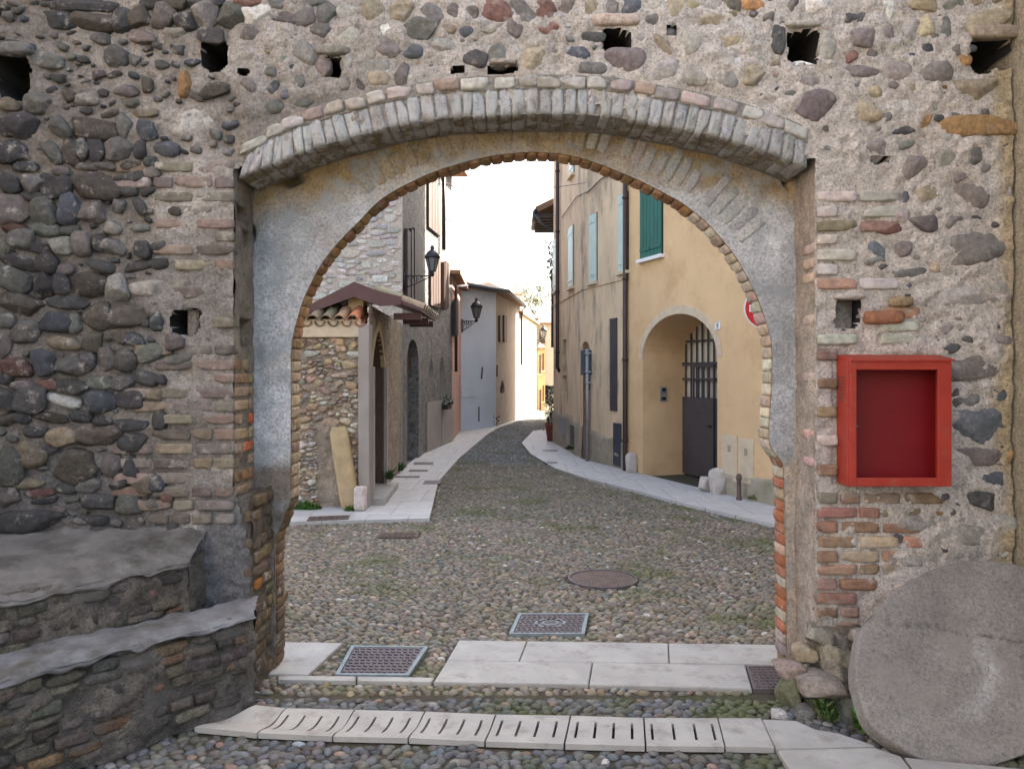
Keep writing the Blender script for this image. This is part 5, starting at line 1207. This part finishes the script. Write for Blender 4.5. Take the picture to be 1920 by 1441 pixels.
tuft(730, 897, 7.95, .05, .22, 140, 'dark weeds beside the wooden door at the pavement edge', (.04, .085, .02))
tuft(750, 882, 10.2, .06, .22, 140, 'dark weeds along the wall foot farther up the left pavement', (.04, .085, .02))
tuft(1551, 1372, -.36, .05, .14, 90, 'green weeds between the footing stones beside the pale corner slab', (.05, .085, .022))
tuft(1620, 1396, -.50, .05, .16, 110, 'green weeds in the gap between footing and millstone')
tuft(1068, 842, 13.6, .10, .14, 100, 'dark weeds at the foot of the yellow house near the sign', (.035, .06, .02))
tuft(1430, 935, 6.9, .22, .12, 160, 'mossy weeds along the wall foot under the meter hatches', (.08, .10, .03))

# ------------------------------------------------------------------ left: tall stone house
th2 = thing('tall_stone_house', 'tall pale rubble stone house rising behind the porch roof', 'house', (-3, 12, 0))
FT = Fac((-6.5, 10.6), (-2.17, 10.6), (-3, 0)); FU = Fac((-2.17, 10.6), (-2.10, 14.0), (0, 12))
mbx = MB()
wall_face(mbx, FT, -.03, 7.0, [], mat=0, col=(.52, .455, .385))
for _ in range(4000):
    X = rng.uniform(-4.1, -2.24); Z = rng.uniform(2.6, 6.2); r = rng.uniform(.05, .12); rx, rz = r * rng.uniform(1, 1.9), r * rng.uniform(.5, .8)
    if hits(X, Z, max(rx, rz) * .55, globals().setdefault('TS', [])) or X + rx > -2.17: continue
    TS.append((X, Z, rx, rz)); c = jit([(.52, .48, .44), (.58, .52, .48), (.42, .39, .36), (.50, .43, .39), (.36, .34, .33)][rng.integers(5)], .10, .03)
    (brick if rng.random() < .4 else stone)(mbx, (X, 10.61, Z), (rx, rz, .04), I3, ang=rng.normal(0, .08), col=c, mat=1)
a1 = op(FU, 763, 636, 785, 722, .25, arch='round', zs=0); a1['z0'] = 0; a1['zs'] = a1['z1'] - .55
wall_face(mbx, FU, -.03, 7.0, [a1], mat=2, dep_mat=2)
plain_sides(mbx, [(-2.10, 14.0), (-6.5, 14), (-6.5, 10.6)], -.03, 7, 2)
mbx.build('wall', [M['mortar'], M['stone'], M['rubble_dark']], th2)
roof_on('roof', [(-6.5, 10.6), (-2.17, 10.6), (-2.10, 14), (-6.5, 14)], 7.0, 1.4, .35, M['tile'], th2)
mbx = MB(); sheet(mbx, FU, a1, -.22); mbx.build('blocked_arch', M['rubble_dark'], th2)
mbx = MB(); FU.box(mbx, a1['u0'], a1['u1'], 1.95, a1['z1'], -.21, -.17); mbx.build('wooden_shutter', M['brownwood'], th2)
for x0, x1, yt, yb_ in ((757, 763, 432, 562), (765, 769, 430, 562), (771, 787, 437, 570)):
    u0, u1, z0, z1 = FU.rect(x0, yt, x1, yb_); mbx = MB(); FU.box(mbx, u0, u1, z0, z1, .01, .08); mbx.build('shutter', M['darkwood'], th2)
# lantern builder
def lantern(name, label, base, arm_dir, reach, scale, parent_wall=None, group=None, dark=True):
    """wall bracket with a tapering four-paned lantern standing or hanging at its end"""
    t_ = thing(name, label, 'street lamp', base, group); d_ = unit(arm_dir); e = A(*base) + d_ * reach
    mbx = MB(); r = .014 * scale; mbx.tube([base, e], r, 8); mbx.tube([A(*base) - A(0, 0, .28 * scale), A(*base) + d_ * reach * .45 - A(0, 0, .16 * scale), A(*base) + d_ * reach * .92 - A(0, 0, .02)], r * .8, 6)
    for k in range(4):
        q = A(*base) + d_ * reach * (.12 + .16 * k); mbx.tube([q, q - A(0, 0, (.24 - .055 * k) * scale)], r * .6, 6); mbx.tube([q, q + d_ * reach * .1 - A(0, 0, .10 * scale)], r * .6, 6)
    mbx.tube([A(*base) - A(0, 0, .32 * scale), A(*base) + A(0, 0, .06 * scale)], r * 1.3, 8)
    mbx.build('bracket', M['black'], t_, smooth=True)
    b = e + A(0, 0, .04)
    mbx = MB(); mbx.lathe(b, [(.02 * scale, -.06 * scale), (.05 * scale, 0), (.03 * scale, .04 * scale), (.07 * scale, .06 * scale)], 12)
    for k in range(6):
        a2 = 2 * pi * k / 6; mbx.tube([b + A(.07 * scale * cos(a2), .07 * scale * sin(a2), .05 * scale), b + A(.15 * scale * cos(a2), .15 * scale * sin(a2), .36 * scale)], .010 * scale, 5)
    mbx.build('frame', M['black'], t_)
    mbx = MB(); mbx.lathe(b, [(.062 * scale, .065 * scale), (.14 * scale, .35 * scale)], 6); mbx.build('lamp_glass', M['milk'], t_)
    mbx = MB(); mbx.lathe(b, [(.17 * scale, .35 * scale), (.175 * scale, .38 * scale), (.12 * scale, .47 * scale), (.06 * scale, .52 * scale), (.035 * scale, .54 * scale), (.05 * scale, .58 * scale), (.02 * scale, .63 * scale)], 16); mbx.build('lamp_cap', M['black'], t_, smooth=True)
    return t_
pS = FU.P(.06, 0, .02); dl = pS[1] + D; 
lantern('street_lamp', 'dark street lantern on a bracket from the corner of the tall stone house', (pS[0], pS[1], H - (517 - HY) * dl / F), (1, .05, 0), (808 - 755) * dl / F, .9, group='wall lanterns of the lane')
# ------------------------------------------------------------------ left: shuttered house beyond
sh = thing('shuttered_house', 'narrow grey stone house with tall brown shutters beyond the tall stone house', 'house', (-2.5, 15.5, 0))
FV = Fac((-2.10, 14.0), (-1.70, 17.2), (0, 15)); mbx = MB()
b1 = op(FV, 805, 672, 813, 706, .18, arch='pointed', zs=0); b1['zs'] = b1['z1'] - .3
b2 = op(FV, 824, 668, 834, 762, .18, arch='pointed', zs=0); b2['zs'] = b2['z1'] - .4
wall_face(mbx, FV, -.03, 7.6, [b1, b2], mat=0, dep_mat=1); plain_sides(mbx, [(-1.70, 17.2), (-6, 17.2), (-6, 14), (-2.1, 14)], -.03, 7.6)
mbx.build('wall', [M['rubble_dark'], M['greywall']], sh)
roof_on('roof', [(-6, 14), (-2.1, 14), (-1.7, 17.2), (-6, 17.2)], 7.6, 1.2, .55, M['tile'], sh)
for o_ in (b1, b2): mbx = MB(); sheet(mbx, FV, o_, -.15); mbx.build('window', M['glass'], sh)
for x0, x1, yt, yb_, so_ in ((800, 822, 340, 434, .06), (804, 822, 480, 575, .06), (826, 829, 492, 580, .10), (832, 838, 492, 575, .06)):
    u0, u1, z0, z1 = FV.rect(x0, yt, x1, yb_); mbx = MB(); FV.box(mbx, u0, u1, z0, z1, .01, so_)
    for k in range(1, 4): u = u0 + (u1 - u0) * k / 4; FV.box(mbx, u - .008, u + .008, z0, z1, so_, so_ + .008)
    mbx.build('shutter', M['brownwood'], sh)
mbx = MB(); u, zb_ = FV.pix(825, 470); mbx.tube([FV.P(u, 7.5, .10), FV.P(u, 5.2, .10)], .05, 10); mbx.build('downpipe', M['brown_pipe'], sh, smooth=True)
mbx = MB(); FV.box(mbx, .1, 1.7, 0, 1.25, .004, .03); mbx.build('plinth', M['greywall'], sh)
mbx = MB(); FV.box(mbx, 1.75, 3.25, 0, .95, .004, .03); mbx.build('plinth', M['greywall'], sh)
# planters on its sill
u, zc = FV.pix(829, 758); p = FV.P(u, zc, .16); pl2 = thing('flower_box', 'small box of white flowers on the pointed window of the shuttered house', 'plant', p)
mbx = MB(); FV.box(mbx, u - .22, u + .22, zc - .12, zc, .04, .2); mbx.build('box', M['darkwood'], pl2)
mbx = MB()
for _ in range(220):
    q = p + A(rng.normal(0, .07), rng.normal(0, .14), abs(rng.normal(.05, .07))); a2 = unit(rng.normal(0, 1, 3)) * .03; b_ = unit(np.cross(a2, rng.normal(0, 1, 3))) * .02
    mbx.add([q - a2, q + b_, q + a2, q - b_], [(0, 1, 2, 3)], (.6, .58, .55) if rng.random() < .25 else jit((.03, .05, .02), .3))
mbx.build('foliage', M['leaf'], pl2)
# ------------------------------------------------------------------ left: pink house
ph = thing('pink_house', 'narrow pink rendered house with dark shutters before the white house', 'house', (-1.9, 18, 0))
FP = Fac((-1.70, 17.2), W0, (0, 18)); mbx = MB(); wall_face(mbx, FP, -.03, 4.75, []); plain_sides(mbx, [W0, (-6, 21.3), (-6, 17.2), (-1.7, 17.2)], -.03, 4.75); mbx.build('wall', M['pinkwall'], ph)
roof_on('roof', [(-6, 17.2), (-1.7, 17.2), W0, (-6, 21.3)], 4.75, .9, .35, M['tile'], ph)
for x0, x1 in ((843, 847), (850, 853)):
    u0, u1, z0, z1 = FP.rect(x0, 562, x1, 628); u0, u1 = max(.05, u0), min(FP.L - .05, u1); mbx = MB(); FP.box(mbx, u0, u1, z0, z1, .01, .12); mbx.build('shutter', M['darkwood'], ph)
mbx = MB(); mbx.tube([FP.P(2.4, 4.7, .30), FP.P(.25, 4.45, .10), FP.P(.2, 2.0, .10)], .045, 8); mbx.build('downpipe', M['brown_pipe'], ph, smooth=True)
# ------------------------------------------------------------------ white house
wh = thing('white_house', 'white two storey house with a dark gutter at the bend of the lane', 'house', (-.8, 23, 0))
FW, FX = Fac(W0, W1, (1.5, 18)), Fac(W1, W2, (2, 24)); ZE = 4.85
mbx = MB(); s1 = op(FX, 938, 712, 946, 737, .12, arch='pointed', zs=0); s1['zs'] = s1['z1'] - .35
wall_face(mbx, FW, -.03, ZE, []); wall_face(mbx, FX, -.03, ZE, [s1], mat=1, dep_mat=1); plain_sides(mbx, [W2, (-5, 28.5), (-6, 21.35), W0], -.03, ZE)
mbx.build('wall', [M['bluewhite'], M['greywall']], wh)
mbx = MB(); sheet(mbx, FX, s1, -.1); mbx.build('window', M['glass'], wh)
roof_on('roof', [W0, W1, W2, (-5, 28.5), (-6, 21.35)], ZE, 1.3, .42, M['tile'], wh, .12)
mbx = MB()
c0 = A(-2.6, 24.0)
ex_ = [A(*p) + unit(A(*p) - c0) * .46 for p in (W0, W1, W2)]; mbx.tube([(*p, ZE + .05) for p in ex_], .085, 10); mbx.build('gutter', M['signback'], wh, smooth=True)
mbx = MB(); u0, u1, z0, z1 = FW.rect(865, 722, 890, 744); FW.box(mbx, u0, u1, z0, z1, .0, .02); mbx.build('meter_hatch', M['bluewhite'], wh, bevel=.004)
for fc, x, yt, yb_ in ((FW, 903, 688, 710), (FX, 931, 684, 706)):
    u, zt_ = fc.pix(x, yt); _, zb_ = fc.pix(x, yb_); mbx = MB(); mbx.tube([fc.P(u - .03, zb_, .02), fc.P(u + .03, zt_, .02)], .025, 6); mbx.build('wall_tie', M['black'], wh)
for x0, x1 in ((934, 938), (942, 947)):
    u0, u1, z0, z1 = FX.rect(x0, 592, x1, 641); mbx = MB(); FX.box(mbx, u0, u1, z0, z1, .01, .08); mbx.build('shutter', M['brownwood'], wh)
mbx = MB(); mbx.tube([(*ex_[2], ZE), FX.P(FX.L - .1, ZE - .3, .08), FX.P(FX.L - .1, 2.3, .08)], .05, 8); mbx.build('downpipe', M['brown_pipe'], wh, smooth=True)
u, zz = FW.pix(859, 600); base = FW.P(max(.03, u), zz, .03); dl = base[1] + D
lantern('street_lamp', 'black street lantern on a scrolled bracket fixed to the white house', (base[0], base[1], H - (602 - HY) * dl / F), (1, .1, 0), (889 - 862) * dl / F, 1.2, group='wall lanterns of the lane')
nb = g(885, 805); bd = thing('notice_board', 'dark board on two legs in front of the white house', 'notice board', (*nb, 0))
dB = nb[1] + D; mbx = MB(); mbx.bbox(((866 - CX) * dB / F, nb[1], H - (790 - HY) * dB / F), ((899 - CX) * dB / F, nb[1] + .05, H - (762 - HY) * dB / F)); mbx.build('board', M['signback'], bd)
for x in (869, 896): mbx = MB(); xx = (x - CX) * dB / F; mbx.tube([(xx, nb[1] + .025, 0.03), (xx, nb[1] + .025, 1.0)], .025, 8); mbx.build('leg', M['black'], bd)
# potted shrub by its foot
def shrub(name, lab, cat, p, w, h, n_, col, pot=None, flowers=None):
    t_ = thing(name, lab, cat, p); mbx = MB()
    for _ in range(n_):
        q = A(*p) + A(rng.normal(0, w * .45), rng.normal(0, w * .45), rng.uniform(.12, 1) * h); a2 = unit(rng.normal(0, 1, 3)) * rng.uniform(.025, .055); b_ = unit(np.cross(a2, rng.normal(0, 1, 3))) * .025
        c = flowers if (flowers and rng.random() < .30) else jit(col, .35, .08); mbx.add([q - a2, q + b_, q + a2, q - b_], [(0, 1, 2, 3)], c)
    mbx.build('foliage', M['leaf'], t_)
    mbx = MB(); mbx.tube([A(*p), A(*p) + A(.02, 0, h * .6)], .015, 6); mbx.build('stem', M['bark'], t_)
    if pot: mbx = MB(); mbx.lathe(A(*p) + A(0, 0, 0), [(pot * .7, .0), (pot, .42), (pot * 1.08, .43), (pot * 1.08, .5), (pot * .9, .5), (pot * .85, .44)], 20); mbx.build('pot', M['terracotta'], t_, smooth=True)
    return t_
q = g(918, 801); shrub('shrub', 'low dark shrub at the foot of the white house corner', 'shrub', (q[0], q[1], .03), .30, .5, 300, (.03, .04, .02))
q = g(1031, 829); shrub('climbing_plant', 'tall flowering climber in a red pot at the end of the yellow house', 'plant', (q[0] + .05, q[1] + .1, .035), .18, 1.55, 700, (.05, .06, .03), .17, (.55, .48, .46))
# ------------------------------------------------------------------ sunlit houses at the end
lh = thing('sunlit_house', 'bright cream house in full sun beyond the white house', 'house', (.8, 32, 0))
FL_ = Fac(W2, W3, (3, 30)); mbx = MB(); wall_face(mbx, FL_, -.03, 4.5); plain_sides(mbx, [W3, (-4, 36), (-4, 28.55), (W2[0], 28.55)], -.03, 4.5); mbx.build('wall', M['litwall'], lh); roof_on('roof', [(W2[0], 28.6), W3, (-4, 36), (-4, 28.6)], 4.5, 1.2, .3, M['tile'], lh)
base = FL_.P(4.2, 3.55, .02); lantern('street_lamp', 'small brown lantern hanging over the sunlit end of the lane', base, (1, -.6, 0), .7, 1.1, group='wall lanterns of the lane')
def far_house(name, lab, lo, hi, wallm, wins, roofh=1.2, winm=None, rm=None):
    t_ = thing(name, lab, 'house', ((lo[0] + hi[0]) / 2, lo[1], 0)); mbx = MB(); mbx.bbox((lo[0], lo[1], -.03), (hi[0], hi[1], hi[2])); mbx.build('wall', wallm, t_)
    fc = Fac((lo[0], lo[1]), (hi[0], lo[1]), ((lo[0] + hi[0]) / 2, 0))
    for x0, y0, x1, y1, mt in wins:
        u0, u1, z0, z1 = fc.rect(x0, y0, x1, y1); mbx = MB(); fc.box(mbx, u0, u1, max(0, z0), z1, .0, .05); mbx.build('window' if z0 > .2 else 'door', mt, t_)
        if z0 > .2: mbx = MB(); fc.box(mbx, u0 - .08, u1 + .08, z0 - .1, z0, .0, .1); mbx.build('window_sill', M['cream_stone'], t_)
    if roofh: roof_on('roof', [(lo[0], lo[1]), (hi[0], lo[1]), (hi[0], hi[1]), (lo[0], hi[1])], hi[2], roofh, .4, M['tile'], t_)
    return t_
far_house('orange_house', 'orange rendered house with narrow brown windows closing the lane', (at(1009, 0, 36.5)[0], 36.5), (at(1022, 0, 36.5)[0], 42, at(0, 655, 36.5)[2]), M['orangewall'], [(1011, 665, 1014, 700, M['brownwood']), (1017, 662, 1019.5, 694, M['darkwood']), (1011.5, 730, 1014.5, 768, M['brownwood']), (1017.5, 722, 1019.5, 752, M['darkwood'])], .5)
far_house('beige_house', 'tall beige house with brown shutters far behind the orange house', (at(1006, 0, 46)[0], 46), (at(1060, 0, 46)[0], 54, at(0, 608, 46)[2]), M['beigewall'], [(1011, 617, 1022, 644, M['brownwood']), (1011, 672, 1022, 694, M['brownwood']), (1009, 722, 1028, 775, M['dark'])], 1.2)
far_house('far_house', 'pale house with a red roof in the sun above the end of the lane', (at(952, 0, 44)[0], 44), (at(1006, 0, 44)[0], 50, at(0, 600, 44)[2]), M['litwall'], [(985, 612, 992, 630, M['brownwood'])], 1.3)
# chimney on the white house
cw = MB(); p = at(969, 562, 30); cw.bbox((p[0] - .28, 29.8, ZE + .2), (p[0] + .28, 30.3, p[2] - .1)); cw.bbox((p[0] - .34, 29.74, p[2] - .1), (p[0] + .34, 30.36, p[2]))
for k in range(4): cw.bbox((p[0] - .28 + k * .165, 29.8, p[2]), (p[0] - .22 + k * .165, 30.3, p[2] + .22))
cw.bbox((p[0] - .34, 29.74, p[2] + .22), (p[0] + .34, 30.36, p[2] + .30)); cw.lathe((p[0], 30.05, p[2] + .30), [(.15, 0), (.10, .2), (.12, .25), (.05, .4)], 12); cw.build('chimney', M['litwall'], lh)
# antenna mast
mbx = MB(); p = at(846, 520, 18.6); mbx.tube([(p[0], 18.6, 4.9), (p[0], 18.6, at(846, 440, 18.6)[2])], .018, 6)
for k in range(3): z = at(846, 445 + 9 * k, 18.6)[2]; mbx.tube([(p[0] - .14, 18.5, z), (p[0] + .14, 18.7, z)], .009, 5)
tag(mbx.build('antenna', M['grey_metal']), 'thin grey aerial mast on the roof of the pink house', 'antenna')
# ------------------------------------------------------------------ second house on the right, low wall beyond
h2 = thing('corner_house', 'house with a dark overhanging eave beyond the yellow house', 'house', (3, 19, 0))
mbx = MB(); FR = Fac((1.28, 16.95), (1.34, 19.2), (0, 18)); wall_face(mbx, FR, -.03, 6.9); plain_sides(mbx, [(1.34, 19.2), (1.75, 19.25), (1.86, 29.0), (8, 29), (8, 16.95), (1.28, 16.95)], -.03, 6.9); plain_sides(mbx, [(1.34, 19.2), (1.75, 19.25), (1.86, 29.0), (8, 29), (8, 19.2), (1.34, 19.2)], 6.9, 8.3); mbx.build('wall', M['yellow_old'], h2)
mbx = MB(); e0 = at(1003, 398, 17.3)
v = [(e0[0], 17.0, 6.45), (e0[0], 19.6, 6.45), (4.6, 19.6, 8.4), (4.6, 17.0, 8.4)]; v2 = [(a_, b_, c_ + .18) for a_, b_, c_ in v]
mbx.add(v + v2, [(0, 1, 2, 3), (4, 7, 6, 5), (0, 4, 5, 1), (1, 5, 6, 2), (2, 6, 7, 3), (3, 7, 4, 0)], (.2, .13, .09)); mbx.add([(1.75, 19.6, 8.3), (1.84, 29, 8.3), (4.6, 29, 9.8), (4.6, 19.6, 9.8), (8, 29, 8.3), (8, 19.6, 8.3)], [(0, 1, 2, 3), (3, 2, 4, 5)], (.25, .16, .1)); mbx.build('roof', M['tile'], h2)
mbx = MB()
for k in range(7): mbx = MB(); mbx.bbox((e0[0] + .05, 17.05 + k * .4, 6.36), (1.35, 17.15 + k * .4, 6.46)); mbx.build('rafter', M['darkwood'], h2)
mbx = MB(); mbx.tube([(e0[0], 17.0, 6.5), (e0[0], 19.6, 6.5)], .07, 8); mbx.tube([(e0[0], 17.05, 6.45), (e0[0] + .15, 17.05, 6.2), (1.22, 17.05, 5.9)], .04, 8); mbx.build('gutter', M['signback'], h2, smooth=True)
mbx = MB(); FR.box(mbx, .3, 1.2, at(0, 650, 17.6)[2], at(0, 525, 17.6)[2], .01, .16); mbx.build('shutter', M['darkwood'], h2)
t_ = thing('creeper', 'small grey-green creeper hanging under the dark eave on the right', 'plant', (1.1, 17.2, 5.4)); mbx = MB()
for _ in range(200):
    q = A(1.12 + rng.normal(0, .07), 17.2 + rng.normal(0, .1), rng.uniform(4.6, 5.7)); a2 = unit(rng.normal(0, 1, 3)) * .05; b_ = unit(np.cross(a2, rng.normal(0, 1, 3))) * .03; mbx.add([q - a2, q + b_, q + a2, q - b_], [(0, 1, 2, 3)], jit((.10, .13, .08), .3))
mbx.build('foliage', M['leaf'], t_)
# wires
for a_, b_, lab in (((FV.P(1.5, at(0, 404, 15)[2], .05)), F3.P(*F3.pix(1042, 405), .03), 'thin overhead wire sagging between the shuttered house and the yellow house'), (FV.P(1.2, at(0, 341, 15)[2], .05), F3.P(*F3.pix(1100, 343), .03), 'upper overhead wire reaching the yellow house near the arch crown')):
    mbx = MB(); mbx.tube([a_ * (1 - t) + b_ * t - A(0, 0, .18 * sin(pi * t)) for t in np.linspace(0, 1, 16)], .007, 5); tag(mbx.build('overhead_wire', M['black']), lab, 'wire', 'overhead wires')
# tree at the end of the lane
tr_ = thing('tree', 'pale sunlit tree rising above the roofs at the end of the lane', 'tree', (1.8, 58, 0)); mbx = MB()
tc = at(1006, 560, 58); mbx.tube([(tc[0], 58, 0), (tc[0] + .1, 58, 3), (tc[0], 58, 6.5)], [.22, .17, .08], 10)
for k in range(14):
    a2 = rng.uniform(0, 6.28); z = rng.uniform(3.5, 6.5); mbx.tube([(tc[0], 58, z), (tc[0] + cos(a2) * .8, 58 + sin(a2) * .8, z + .9), (tc[0] + cos(a2) * 1.5, 58 + sin(a2) * 1.5, z + 1.9)], [.06, .04, .015], 6)
mbx.build('trunk', M['bark'], tr_); mbx = MB()
cl = [(tc + A(rng.normal(0, .75), rng.normal(0, .75), rng.normal(0, .95)), rng.uniform(.25, .55)) for _ in range(46)]
for c, r in cl:
    for _ in range(70):
        q = c + rng.normal(0, r * .6, 3); a2 = unit(rng.normal(0, 1, 3)) * rng.uniform(.05, .10); b_ = unit(np.cross(a2, rng.normal(0, 1, 3))) * .04; mbx.add([q - a2, q + b_, q + a2, q - b_], [(0, 1, 2, 3)], jit((.20, .20, .10), .3, .08))
mbx.build('crown', M['leaf'], tr_)
# rendered building at the right edge, joined to the wall
rb = MB(); rb.bbox((3.07, -4, -.03), (3.5, .5, 5.6), (.43, .37, .27)); tag(rb.build('ochre_building', M['mortar']), 'ochre rendered wall corner at the right edge of the town wall', 'building')
lb = MB(); lb.bbox((-6.5, -14, -.03), (-4.28, -.35, 10)); tag(lb.build('left_sky_blocker', M['greywall']), 'unseen grey block added on the left to cut sky light on the town wall', 'building')  # unseen block, added to cut sky light and darken the wall's left
